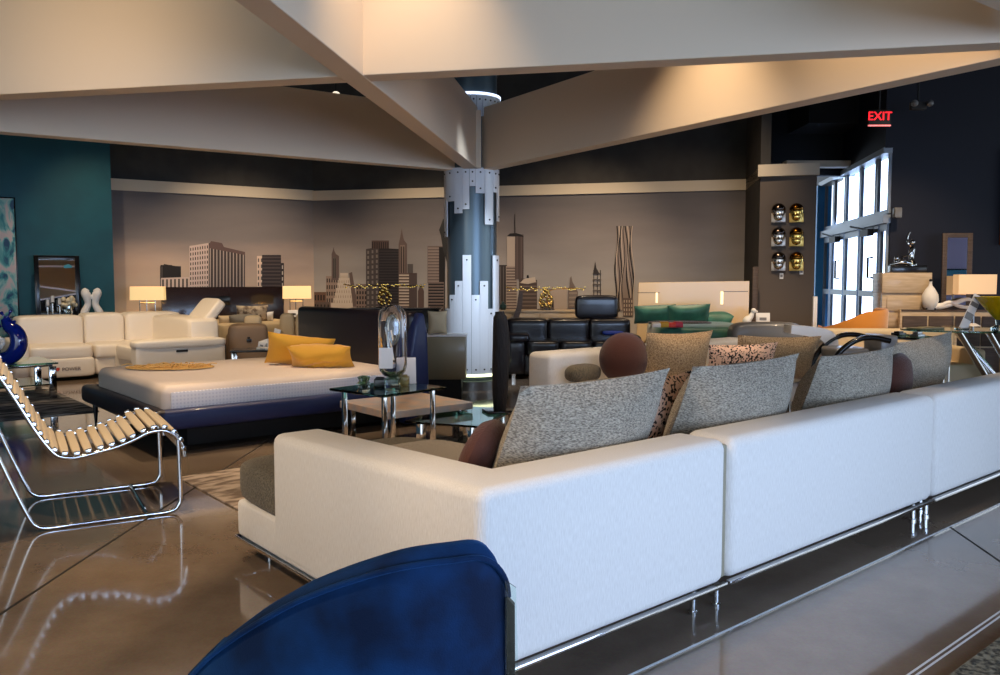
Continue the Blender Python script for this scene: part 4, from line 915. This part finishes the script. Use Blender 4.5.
for x in (-.71, -.1):
    bm = B(); box(bm, x, x+.6, -.02, -.001, .13, b2_.z-.05, .004); link('door', bm, M_oak, t)
bm = B(); box(bm, -.7, .5, .03, .4, 0, .1); link('plinth', bm, M_black, t)
centrepiece((b2_.x, 13.05, b2_.z+.001), 'gold leaf centrepiece on the cream credenza, right of the column', .62)
small('ceramic_jar', 'small dark green jar beside the column on the cream credenza', 'jar', (at(503, 310, 13.0).x, 13.05, b2_.z+.001), lambda b: lathe(b, [(0, 0), (.04, 0), (.06, .04), (.05, .08), (.02, .1), (.02, .13), (0, .13)], 14), mat('green_glaze', (40, 66, 64), .3))
t = thing('wood_fin', 'narrow brown curved wooden fin rising behind the black sofa', 'sculpture', (at(517, 330, 12.4).x, 12.5, 0))
bm = B(); prism(bm, [(-.13, .0), (-.03, .0), (.0, .75), (.08, 1.0), (.09, 1.25), (.03, 1.25), (.0, 1.02), (-.07, .8)], -.03, .03, axis='y'); link('fin', bm, M_walnut, t)
bm = B(); box(bm, -.18, .05, -.1, .1, 0, .02, .003); link('base', bm, M_black, t)

# ------------------------------------------------------------------ black leather sofa
t = thing('black_sofa', 'black leather three-seat sofa with one raised headrest', 'sofa', (0, 0, 0)); y0 = 11.55
xl = at(505, 340, y0).x; w = 1.75
def bl(name, x0, x1, ya, yb, z0, z1, p=6, m=M_blackl, par=None): bm = B(); soft(bm, xl+x0, xl+x1, y0+ya, y0+yb, z0, z1, p, 8); return link(name, bm, m, par or t)
bl('arm', 0, .30, -.02, .95, .06, .63, 7); bl('arm', w-.05, w+.2, -.02, .95, .06, .63, 7)
aa = bl('arm_pad', -.01, .36, -.04, .9, .52, .66, 5)
for k in range(3): bl('seat_cushion', .30+k*.47, .78+k*.47, -.05, .7, .33, .56, 8); bl('back_cushion', .02+k*.61, .64+k*.61, .5, .98, .40, .85, 9)
bl('base', .2, w, .05, .9, .06, .36, 12)
h_ = bl('headrest', 1.04, 1.68, .55, .72, .84, 1.19, 6)
for s in (1.2, 1.5):
    bm = B(); tube(bm, [(xl+s, y0+.68, .78), (xl+s, y0+.66, .9)], .014, 8); link('headrest_hinge', bm, M_chrome, h_)
for x in (.1, w):
    bm = B(); box(bm, xl+x, xl+x+.05, y0+.05, y0+.1, 0, .08); link('leg', bm, M_chrome, t)
small('blue_towel', 'folded cobalt blue cloth lying on the black sofa backrest', 'cloth', at(613, 333, 11.95), lambda b: soft(b, -.16, .16, -.06, .06, -.035, .035, 3, 6), mat('cobalt_cloth', (20, 50, 140), .6), .1)

# ------------------------------------------------------------------ green bed with cream headboard
ga, gb = Vector((2.12, 12.78, 0)), Vector((3.83, 12.62, 0)); ang = math.atan2(gb.y-ga.y, gb.x-ga.x); ln = (gb-ga).length
t = thing('green_bed', 'bed with green satin bedding and cream panel headboard', 'bed', ga, ang)
M_hb = mat('cream_lacquer', (226, 196, 152), .35, coat=.3)
bm = B(); prism(bm, [(0, .1), (ln, .1), (ln, 1.40), (.04, 1.375)], 0, .06, .004, 1, axis='y'); hbm = link('headboard', bm, M_hb, t)
bm = B(); box(bm, .02, .36, -.003, -.0005, 1.215, 1.222); box(bm, ln-.4, ln-.02, -.003, -.0005, 1.235, 1.242); link('groove', bm, M_walnut, hbm, False)
bm = B(); box(bm, .30, .33, -.006, -.001, 1.06, 1.22); box(bm, ln-.43, ln-.39, -.006, -.001, 1.04, 1.24); link('light_strip', bm, mat('strip_lit', (255, 240, 200), .4, emis=(255, 235, 190), es=.9), hbm, False)
bm = B(); box(bm, .16, ln-.34, -1.75, -.01, .12, .48, .03, 3); link('bed_frame', bm, M_hb, t)
bm = B(); soft(bm, .14, ln-.3, -1.78, -.03, .42, .80, 7, 10); link('duvet', bm, M_green, t)
bm = B(); soft(bm, .1, 1.0, -1.2, -.75, .775, .83, 3, 10); o = link('folded_throw', bm, mat('brown_fur', (52, 38, 36), .9, sheen=.3, bump=(60, 1))); o.parent = None; o.matrix_world = T(*ga) @ Matrix.Rotation(ang, 4, 'Z'); tag(o, 'dark brown throw folded across the green bed', 'blanket')
for x in (.1, ln-.4):
    bm = B(); box(bm, x, x+.06, -1.6, -1.54, 0, .13); link('leg', bm, M_black, t)
place('bed_pillow', 'green satin pillow, first from the black sofa side', M_green, 634, 675, 303, 323, 12.4, .2, -3, -28, 3, 21, 'pillow', pinch=.04)
place('bed_pillow', 'green satin pillow in the middle of the cream headboard', M_green, 667, 709, 302.5, 323, 12.3, .2, -3, -28, 3, 22, 'pillow', pinch=.04)
place('bed_pillow', 'green satin pillow lying flat beside the nightstand', M_green, 702, 731, 309, 323, 12.4, .26, -3, -60, 0, 23, 'pillow', pinch=.04)
bw = [(656, (230, 220, 210)), (664, (200, 150, 30)), (671, (220, 60, 40)), (678, (190, 40, 60))]
for k, (px_, c_) in enumerate(bw):
    q = at(px_, 331, 10.95); small('gift_box', ('white', 'yellow', 'orange-red', 'crimson')[k]+' little box in the row on the foot of the green bed', 'box', (q.x, q.y, .785), lambda b: (box(b, -.055, .055, -.09, .09, 0, .05+.012*(k % 2), .006), box(b, -.05, .05, -.085, .085, .05+.012*(k % 2), .06+.012*(k % 2), .002)), mat('box_%d' % k, c_, .5), ang)
t = thing('foot_bench', 'small beige bench at the foot of the green bed', 'bench', (at(722, 352, 10.1).x, 10.1, 0), -.2)
bm = B(); soft(bm, -.24, .24, -.18, .18, .42, .60, 7, 6); link('seat', bm, M_beige, t)
for x, y in ((-.2, -.14), (.17, -.14), (-.2, .12), (.17, .12)):
    bm = B(); box(bm, x, x+.03, y, y+.03, 0, .43); link('leg', bm, M_black, t)
ns = at(757, 326, 12.2)
t = thing('nightstand', 'pale oak nightstand right of the green bed', 'nightstand', (ns.x, 12.2, 0), 0)
bm = B(); box(bm, -.24, .2, -.2, .2, .06, ns.z, .008); link('body', bm, M_oak, t)
for z in (.12, .44):
    bm = B(); box(bm, -.22, .18, -.215, -.201, z, z+.28, .004); dd = link('drawer', bm, M_oak, t)
t = thing('dog_figurine', 'small cream dog figurine on the oak nightstand', 'figurine', (at(749, 324, 12.1).x, 12.1, ns.z+.001))
bm = B(); tube(bm, bez([(-.05, 0, .04), (-.02, 0, .1), (.02, 0, .14), (.05, 0, .2)], 4), [.05, .06, .065, .065, .06, .055, .05, .045, .042, .04, .036, .03, .03], 12); ball(bm, (.06, -.01, .23), .04, n=2); tube(bm, [(.08, -.01, .225), (.12, -.01, .215)], [.022, .014], 8)
for x in (-.05, .02): tube(bm, [(x, -.03, .06), (x, -.03, 0)], .016, 8); tube(bm, [(x, .03, .06), (x, .03, 0)], .016, 8)
link('body', bm, M_whitem, t)
small('framed_card', 'white card sign standing beside the dog figurine on the nightstand', 'sign', (at(763, 324, 12.1).x, 12.1, ns.z+.001), lambda b: (box(b, -.10, .10, -.005, .005, 0, .2, .002, M=R('X', -10)), box(b, -.05, .05, -.01, -.006, .09, .13, M=R('X', -10), mi=1)), M_paper, -.15, mats=[M_greyl])
small('floor_mirror_post', 'slim dark upright post leaning by the cream headboard end', 'post', (at(755, 300, 12.75).x-.02, 12.7, 0), lambda b: (box(b, -.04, .04, -.02, .02, 0, 1.62, .004), box(b, -.06, .06, -.04, .04, 0, .03, .004)), M_walnut)

# ------------------------------------------------------------------ wall masks (three silver, three gold)
wd = (Vector((A5[0], A5[1], 0))-Vector((A4[0], A4[1], 0))).normalized(); wa = math.atan2(wd.y, wd.x)
def mask(px_, py_, m, label):
    q = onwall(px_, py_, A4, A5, .02); t = thing('wall_mask', label, 'wall mask', q, wa, 'face masks on the taupe wall')
    pm = MATS['mask_plaque_gold'] if m is M_goldm else MATS['mask_plaque_silver']
    bm = B(); box(bm, -.105, .105, -.025, .0, -.16, -.02, .004); link('plaque', bm, pm, t)
    bm = B(); ball(bm, (0, -.03, .0), .095, (1, .55, 1.05), 3); ball(bm, (0, -.045, -.07), .075, (1, .55, .95), 3)
    tube(bm, [(0, -.09, -.015), (0, -.10, -.06)], [.008, .016], 8); ball(bm, (0, -.088, -.10), .02, (1.3, .5, .5), 2)
    for s in (-1, 1): ball(bm, (s*.033, -.08, -.035), .014, (1.3, .5, .7), 2)
    link('face', bm, m, t)
    bm = B(); tt = bmesh.new(); bmesh.ops.create_icosphere(tt, subdivisions=3, radius=.105)
    for v in list(tt.verts):
        if v.co.z < .0: v.co.z *= .12
        v.co.y *= .75
    join(bm, tt, T(0, -.02, .03)); link('hair_cap', bm, mat('mask_cap_dark_gold', (110, 70, 20), .2, metal=1) if m is M_goldm else mat('mask_cap_dark_silver', (86, 76, 70), .2, metal=1), t)
mat('mask_plaque_gold', (216, 180, 96), .35, metal=.6); mat('mask_plaque_silver', (196, 188, 176), .35, metal=.5)
M_silv = mat('silver_leaf', (200, 190, 178), .22, metal=1)
rows = ('top', 'middle', 'bottom')
for k, y_ in enumerate((212, 236, 260.5)):
    mask(778.5, y_, M_silv, rows[k]+' silver face mask of the paired column on the taupe wall')
    mask(796.5, y_, M_goldm, rows[k]+' gold face mask of the paired column on the taupe wall')
for px_, py_, lb in ((781.5, 276, 'small white price card under the silver masks'), (801.5, 271.5, 'small white price card under the gold masks')):
    o = small('price_card', lb, 'card', onwall(px_, py_, A4, A5, .004), lambda b: (box(b, -.028, .028, -.004, 0, -.045, .045, .001), box(b, -.018, .018, -.006, -.004, -.02, .02, mi=1)), M_paper, wa, False, [M_greyl])

# ------------------------------------------------------------------ grey sofa, white curved chair, black chair and the rest right of centre
t = thing('grey_sofa', 'grey leather sofa with rounded back in front of the taupe wall', 'sofa', (at(730, 335, 10.5).x, 10.35, 0), .05)
gw = at(803, 335, 10.5).x-at(730, 335, 10.5).x
bm = B(); soft(bm, 0, gw, .0, .34, .12, .875, 6, 10); link('backrest', bm, M_greyl, t)
bm = B(); soft(bm, 0, gw, -.65, .12, .12, .46, 8, 8); link('seat', bm, M_greyl, t)
for a in (-.02, gw-.18):
    bm = B(); soft(bm, a, a+.2, -.6, .3, .1, .62, 6, 6); link('arm', bm, M_greyl, t)
t = thing('curved_white_stand', 'white curved cantilever stand with flat top behind the tweed cushions', 'table', (0, 0, 0))
Yw = 8.9; wp = [at(x, y, Yw) for x, y in ((788, 325), (800, 325.5), (815, 327), (826, 330), (832, 336), (834, 345), (830, 356), (824, 368), (822, 385))]
wi = [at(x, y, Yw) for x, y in ((787, 333), (800, 335), (812, 337), (818, 340), (821, 345), (820, 352), (817, 360), (814, 372), (812, 385))]
out = bez([(p.x, p.z, 0) for p in wp], 4); inn = bez([(p.x, p.z, 0) for p in wi], 4); out[-1].y = inn[-1].y = .03
bm = B(); pg = [(p.x, p.y) for p in out]+[(p.x, p.y) for p in reversed(inn)]; prism(bm, pg, Yw-.12, Yw+.12, .0, axis='y'); link('shell', bm, M_white, t)
bm = B(); xb = (out[-1].x+inn[-1].x)/2; box(bm, xb-.2, xb+.2, Yw-.18, Yw+.18, 0, .03, .01); link('base', bm, M_white, t)
t = thing('bent_arm_chair', 'black bent-frame armchair with grey seat right of the white stand', 'chair', (0, 0, 0))
Yb = 8.3
for off in (0, .5):
    bm = B(); tube(bm, bez([at(x, y, Yb)+Vector((.02*off, off, 0)) for x, y in ((822, 396), (828, 374), (836, 357), (848, 345), (862, 338.5), (876, 338), (890, 341))], 5), .028, 10); link('arm', bm, M_black, t)
q = at(846, 352, Yb+.15); bm = B(); soft(bm, q.x-.16, q.x+.22, Yb+.05, Yb+.46, q.z-.08, q.z+.05, 6, 6); link('seat', bm, M_greyl, t)
q2 = at(868, 336, Yb+.3); bm = B(); box(bm, q2.x+.02, q2.x+.2, Yb+.05, Yb+.45, q.z-.05, q2.z+.02, .02, 2); link('backrest', bm, M_greyl, t)
for x in (q.x-.1, q2.x+.15):
    for yy in (Yb+.06, Yb+.42):
        bm = B(); tube(bm, [(x, yy, q.z-.04), (x, yy, 0)], .014, 8); link('leg', bm, M_black, t)
t = thing('rack_table', 'silver-edged glass rack table behind the far tweed cushion', 'table', (0, 0, 0))
ta, tb_ = at(888, 332, 8.6), at(944, 344, 7.9); dv = (tb_-ta); nn = Vector((.28, .42, 0)); bm = B()
pts_ = [ta, tb_, tb_+nn, ta+nn]; zt = (ta.z+tb_.z)/2-.005
prism(bm, [(p_.x, p_.y) for p_ in pts_], zt-.02, zt, .003, 1); link('table_top', bm, M_glassg, t, False)
bm = B(); 
for a, b in ((0, 1), (1, 2), (2, 3), (3, 0)): tube(bm, [(pts_[a].x, pts_[a].y, zt-.012), (pts_[b].x, pts_[b].y, zt-.012)], .016, 6)
link('chrome_edge', bm, M_chrome, t)
for p_ in pts_:
    bm = B(); tube(bm, [(p_.x, p_.y, zt-.02), (p_.x, p_.y, 0)], .014, 8); link('leg', bm, M_chrome, t)
for k, (f, lb) in enumerate(((.15, 'small black clip holder on the silver-edged rack table'), (.5, 'folded silver swatch lying on the silver-edged rack table'))):
    q = ta+dv*f+nn*.4; small(('clip_holder', 'swatch_book')[k], lb, ('holder', 'swatch book')[k], (q.x, q.y, zt+.001), lambda b: (box(b, -.06, .06, -.05, .05, 0, .03, .006), box(b, -.04, .04, -.03, .03, .03, .045+.01*k, .004)), (M_black, M_steel)[k], .5)
# mustard tub chair
q = at(854, 310, 11.0); t = thing('tub_chair', 'mustard velvet tub chair in front of the glass entrance doors', 'chair', (q.x-.02, 11.0, 0), 0)
bm = B(); rings = []; n = 40
for k in range(n+1):
    a = -PI/2-2.0+4.0*k/n; ht = 1.0 - .16*max(0, -(math.cos(a)))**1.0*1.1 + .04*math.cos(a)
    ring = []
    for r_, z in ((.36, .1), (.43, .4), (.45, ht-.05), (.43, ht), (.38, ht-.02), (.35, .5), (.33, .1)): ring.append(bm.verts.new((r_*math.cos(a), r_*math.sin(a)*.9, z)))
    rings.append(ring)
for A_, D_ in zip(rings, rings[1:]):
    for j in range(7): bm.faces.new((A_[j], A_[(j+1) % 7], D_[(j+1) % 7], D_[j]))
bm.faces.new(rings[0]); bm.faces.new(rings[-1][::-1]); link('shell_back', bm, M_mustard, t)
bm = B(); soft(bm, -.34, .34, -.3, .38, .1, .48, 5, 6); link('seat', bm, M_mustard, t)
bm = B(); cyl(bm, 0, 0, 0, .12, .22, 24); link('base', bm, M_blackm, t)
# cream sofa back in front of it
q = at(826, 329, 10.25); q2 = at(925, 329, 10.25); t = thing('cream_loveseat', 'low cream loveseat with straight back before the mustard chair', 'sofa', (q.x, 10.25, 0))
lw = 1.62; zt = q.z
bm = B(); box(bm, 0, lw, 0, .22, .1, zt, .04, 3); link('backrest', bm, M_beige, t)
bm = B(); box(bm, 0, lw, -.7, .1, .1, .42, .04, 3); link('seat', bm, M_beige, t)
for a in (0, lw-.16):
    bm = B(); box(bm, a, a+.16, -.68, .15, .1, .60, .04, 3); link('arm', bm, M_beige, t)
for x in (.06, lw-.1):
    bm = B(); box(bm, x, x+.04, -.6, -.56, 0, .12); link('leg', bm, M_black, t)
small('white_post', 'slim white display post in front of the blue door jamb', 'post', (at(814.5, 320, 11.6).x, 11.6, 0), lambda b: (box(b, -.028, .028, -.02, .02, 0, at(815, 297, 11.2).z, .003), box(b, -.07, .07, -.07, .07, 0, .03, .004)), M_white)

# ------------------------------------------------------------------ chest, dresser, mirror, sculptures at the navy wall
nd = Vector((8.6, -1.46, 0)).normalized(); na = math.atan2(nd.y, nd.x); nin = Vector((nd.y, -nd.x, 0)); nin = -nin if nin.y > 0 else nin
def nw(px_, off): # point on a line parallel to the navy wall, off metres in front of it
    A_ = DA+nin*off; return onwall(px_, 300, (A_.x, A_.y), (A_.x+nd.x, A_.y+nd.y))
a_, b_ = nw(882, .52), nw(930, .52); cw = (b_-a_).length; zt = onwall(905, 273, (a_.x, a_.y), (b_.x, b_.y)).z
t = thing('tall_chest', 'pale oak tall chest with inset drawers against the navy wall', 'cabinet', (a_.x, a_.y, 0), na)
bm = B(); box(bm, 0, cw, 0, .06, .06, zt, .004); box(bm, 0, cw, .06, .46, .06, zt, .004); link('body', bm, M_oak, t)
for k in range(5):
    z0 = .12+k*(zt-.42)/5; bm = B(); box(bm, .06, cw-.02, -.02, -.002, z0, z0+(zt-.42)/5-.02, .005); link('drawer', bm, M_oak, t)
bm = B(); box(bm, -.01, cw+.01, -.025, .47, zt-.27, zt+.003, .006); link('upper_band', bm, M_oak, t)
bm = B(); box(bm, .05, cw-.05, .04, .42, 0, .06); link('plinth', bm, M_blackm, t)
ct = Vector((a_.x, a_.y, 0))+nd*(cw*.55)-nin*.2
t = thing('silver_figure', 'silver mother and child figure on a black slab on the oak chest', 'sculpture', (ct.x, ct.y, zt+.004), na)
bm = B(); box(bm, -.20, .26, -.1, .1, 0, .10, .006); link('base', bm, M_black, t)
bm = B(); tube(bm, bez([(.09, 0, .10), (.085, 0, .15), (.08, 0, .22), (.085, 0, .30), (.09, 0, .37)], 4), [.075, .075, .072, .066, .058, .05, .044, .04, .038, .038, .04, .042, .044, .044, .04, .032, .02], 12)
tube(bm, bez([(.06, -.03, .13), (-.04, -.05, .15), (-.12, -.04, .13), (-.2, -.02, .112)], 4), [.04, .038, .036, .034, .03, .028, .025, .023, .02, .018, .016, .014, .014], 10)
ball(bm, (.09, 0, .42), .036, (1, 1, 1.15), 2); tube(bm, bez([(.08, 0, .35), (.03, -.02, .40), (.02, 0, .48), (.05, 0, .56)], 4), .013, 8); tube(bm, bez([(.09, -.03, .34), (.04, -.07, .26), (-.05, -.05, .21)], 4), .014, 8); link('figure', bm, M_chrome, t)
bm = B(); ball(bm, (-.11, -.01, .20), .032, n=2); ball(bm, (-.11, -.01, .155), .035, (1, .8, 1.1), 2); tube(bm, [(-.1, 0, .16), (-.03, -.02, .2)], .012, 8); link('child_figure', bm, M_chrome, t)
a_, b_ = nw(900.5, .72), nw(1012, .72); dw = (b_-a_).length; zd = onwall(930, 310, (a_.x, a_.y), (b_.x, b_.y)).z
t = thing('dresser', 'dark walnut dresser with framed front below the leaning mirror', 'cabinet', (a_.x, a_.y, 0), na)
bm = B(); box(bm, 0, dw, 0, .10, .08, zd, .004); link('body', bm, M_oak, t)
bm = B(); box(bm, .015, dw-.015, -.01, .09, zd-.02, zd+.004, .003); link('worktop', bm, M_walnut, t)
for k in range(4):
    for j in range(2):
        z0 = .12+j*(zd-.18)/2; x0 = .03+k*(dw-.06)/4; bm = B(); box(bm, x0, x0+(dw-.06)/4-.02, -.018, -.001, z0, z0+(zd-.18)/2-.02, .004); link('drawer', bm, M_walnut, t)
bm = B(); box(bm, .05, dw-.05, .01, .08, 0, .08); link('plinth', bm, M_blackm, t)
a_, b_ = nw(941.5, .22), nw(970.5, .22); mw = (b_-a_).length; mz0, mz1 = onwall(941, 312, (a_.x, a_.y), (b_.x, b_.y)).z, onwall(941, 235, (a_.x, a_.y), (b_.x, b_.y)).z
a_, b_ = nw(941.5, .60), nw(970.5, .60)
mh = 1.02
t = thing('wood_mirror', 'tall wood-framed mirror leaning on the dresser against the navy wall', 'mirror', (a_.x, a_.y, zd+.005), na)
mh = 1.02; Ml = R('X', -1.5); fw = .06
bm = B()
for q_ in ((0, fw, 0, mh), (mw-fw, mw, 0, mh), (fw, mw-fw, 0, fw), (fw, mw-fw, mh-fw, mh)): box(bm, q_[0], q_[1], 0, .035, q_[2], q_[3], .004, M=Ml)
link('frame', bm, M_walnut, t)
bm = B(); box(bm, fw-.01, mw-fw+.01, .014, .022, fw-.01, mh-fw+.01, M=Ml); link('mirror_glass', bm, MATS['mirror'], t, False)
# beach picture seen in the mirror hangs on the wall at the right edge too
a_, b_ = nw(997, .03), nw(1030, .03); pw = (b_-a_).length; t = thing('wall_picture', 'wood-framed picture cut by the right edge of the view', 'picture', (a_.x, a_.y, 0), na)
z0, z1 = onwall(997, 245, (a_.x, a_.y), (b_.x, b_.y)).z, onwall(997, 150, (a_.x, a_.y), (b_.x, b_.y)).z
bm = B()
for q_ in ((0, .05, z0, z1), (pw-.05, pw, z0, z1), (.05, pw-.05, z0, z0+.05), (.05, pw-.05, z1-.05, z1)): box(bm, q_[0], q_[1], -.03, .01, q_[2], q_[3], .003)
link('frame', bm, M_wood, t); bm = B(); box(bm, .05, pw-.05, -.01, .005, z0+.05, z1-.05); link('canvas', bm, mat('canvas_sand', (196, 150, 110), .7, var=((60, 130, 160), 2, .4, .6)), t, False)
def vase(px_, off, s, label, z):
    q = nw(px_, off); t = thing('bird_vase', label, 'vase', (q.x, q.y, z), na)
    bm = B(); lathe(bm, [(0, 0), (.07*s, 0), (.11*s, .06*s), (.135*s, .16*s), (.125*s, .26*s), (.07*s, .36*s), (.03*s, .41*s), (.022*s, .46*s), (.028*s, .48*s), (0, .48*s)], 20); link('body', bm, M_whitem, t)
    bm = B(); ball(bm, (0, 0, .50*s), .028*s, (1, 1, .9), 2); link('stopper', bm, M_black, t)
    for x in (-.07, .0, .07):
        bm = B(); ball(bm, (x*s, -.06*s, .012), .014, n=1); link('foot', bm, M_black, t)
vase(930, .68, .78, 'white rounded vase with dark stopper left of the mirror', zd+.004)
# side lamp near the right edge
q = nw(974, .95); zs0, zs1, zb = at(975, 294, q.y).z, at(975, 274.5, q.y).z, at(975, 327, q.y).z
t = thing('console_lamp', 'lamp with wide cream drum shade beside the yellow bowl', 'lamp', (q.x, q.y, zb), na)
hw = .225
bm = B(); tt = bmesh.new(); pr = [(-hw, -.1), (hw, -.1), (hw, .1), (-hw, .1)]
for k in range(4):
    p_, q_ = pr[k], pr[(k+1) % 4]; tt.faces.new([tt.verts.new(v) for v in ((p_[0], p_[1], zs0-zb), (q_[0], q_[1], zs0-zb), (q_[0], q_[1], zs1-zb), (p_[0], p_[1], zs1-zb))])
bmesh.ops.remove_doubles(tt, verts=tt.verts, dist=.001); join(bm, tt); link('lamp_shade', bm, mat('soft_lampshade', (236, 204, 168), .8, emis=(255, 200, 140), es=.42), t, False)
bm = B(); cyl(bm, 0, 0, .03, zs1-zb-.05, .014, 10); link('pole', bm, M_steel, t)
bm = B(); lathe(bm, [(0, 0), (.09, 0), (.09, .015), (.03, .05), (0, .05)], 18); link('base', bm, M_white, t)
t2 = thing('lamp_table', 'peach-lit small oak table carrying the drum-shade lamp', 'table', (q.x, q.y, 0), na)
bm = B(); box(bm, -.32, .45, -.2, .2, zb-.03, zb-.001, .004); link('table_top', bm, M_oak, t2)
for x, y in ((-.28, -.17), (.4, -.17), (-.28, .14), (.4, .14)):
    bm = B(); box(bm, x, x+.03, y, y+.03, 0, zb-.03); link('leg', bm, M_oak, t2)

# ------------------------------------------------------------------ glass dining table at right
e1, e2 = at(913, 327, 9.3), at(1000, 333, 8.75); gz = .86
cx_, cy_ = 5.55, 9.25; t = thing('glass_dining_table', 'oval glass table on crossed chrome tubes with the yellow bowl', 'table', (cx_, cy_, 0))
bm = B(); lathe(bm, [(0, gz-.018), (1, gz-.018), (1.003, gz-.009), (1, gz), (0, gz)], 64)
for v in bm.verts: v.co.x *= 1.0; v.co.y *= .52
link('table_top', bm, M_glassg, t)
for a, b in (((-.45, -.15), (.22, .12)), ((-.35, .1), (.32, -.05)), ((-.12, -.15), (.52, .1)), ((.75, -.1), (.1, .1)), ((.6, .15), (.0, -.12))):
    bm = B(); tube(bm, [(a[0], a[1], gz-.02), (b[0], b[1], .02)], .035, 14); link('leg', bm, M_chrome, t)
def on_t(px_, dy, z=gz+.001): y_ = cy_+dy; return Vector((at(px_, 325, y_).x, y_, z))
t = thing('yellow_bowl', 'translucent yellow glass bowl on a clear foot on the glass table', 'bowl', on_t(1000, -.1))
M_yg = mat('yellow_glass', (232, 200, 20), .08, trans=.35, coat=.4)
bm = B(); lathe(bm, [(0, .11), (.05, .11), (.13, .2), (.27, .36), (.275, .365), (.26, .365), (.12, .22), (.04, .14), (0, .13)], 28); link('bowl', bm, M_yg, t)
bm = B(); lathe(bm, [(0, 0), (.09, 0), (.09, .02), (.04, .05), (.05, .11), (0, .11)], 18); link('foot', bm, M_glass, t)
t = thing('brochure_stand', 'slanted acrylic stand with white brochure on the glass table', 'sign', on_t(963, -.05), .2)
Ms = R('Y', 26)
bm = B(); box(bm, -.055, .055, -.004, .004, 0, .42, .002, M=Ms); link('brochure', bm, M_paper, t)
bm = B(); box(bm, -.05, .05, -.007, -.0045, .12, .2, M=Ms); box(bm, -.05, .05, -.007, -.0045, .28, .33, M=Ms); link('printed_block', bm, M_greyl, t, False)
bm = B(); box(bm, -.08, .08, -.04, .04, 0, .012, .002); link('stand_foot', bm, M_glass, t)
small('catalogue', 'open glossy catalogue lying flat on the glass table', 'catalogue', on_t(925, 0), lambda b: (box(b, -.16, 0, -.11, .11, 0, .015, .004), box(b, 0.002, .17, -.11, .11, 0, .02, .004)), mat('catalogue_cover', (120, 116, 92), .35), .3)
# driftwood style white ornament behind the table
t = thing('driftwood_ornament', 'white twisted driftwood ornament on the walnut dresser', 'ornament', (nw(950, .70).x, nw(950, .70).y, zd+.004), na)
bm = B(); tube(bm, bez([(-.25, 0, .03), (-.1, 0, .05), (.05, 0, .09), (.2, 0, .14), (.3, 0, .12)], 4), [.03, .035, .04, .045, .045, .04, .04, .038, .035, .03, .03, .028, .026, .024, .02, .018, .015], 10); link('branch', bm, M_whitem, t)
bm = B(); tube(bm, bez([(-.15, -.02, .03), (-.02, -.02, .1), (.1, -.02, .05), (.22, -.01, .03)], 4), .025, 10); link('twist', bm, M_whitem, t)

# lavender partition added behind the camera's right for the leaning mirror to reflect
M_lav = mat('wall_lavender', (184, 180, 226), .7)
wall('wall_partition', (5.7, 1.85), (9.2, 1.33), 0, 3.0, M_lav, .12)
t = thing('beach_picture', 'small beach and sky picture showing in the wood-framed mirror', 'picture', (7.72, 1.69, 0), math.radians(-8.5))
bm = B(); box(bm, -.35, .35, .0, .04, 1.55, 2.15, .004); link('frame', bm, M_black, t)
bm = B(); box(bm, -.32, .32, .041, .046, 1.80, 2.12); link('sky_band', bm, mat('canvas_blue', (70, 150, 190), .6), t, False)
bm = B(); box(bm, -.32, .32, .041, .046, 1.58, 1.799); link('sand_band', bm, mat('canvas_pink', (220, 170, 160), .6), t, False)
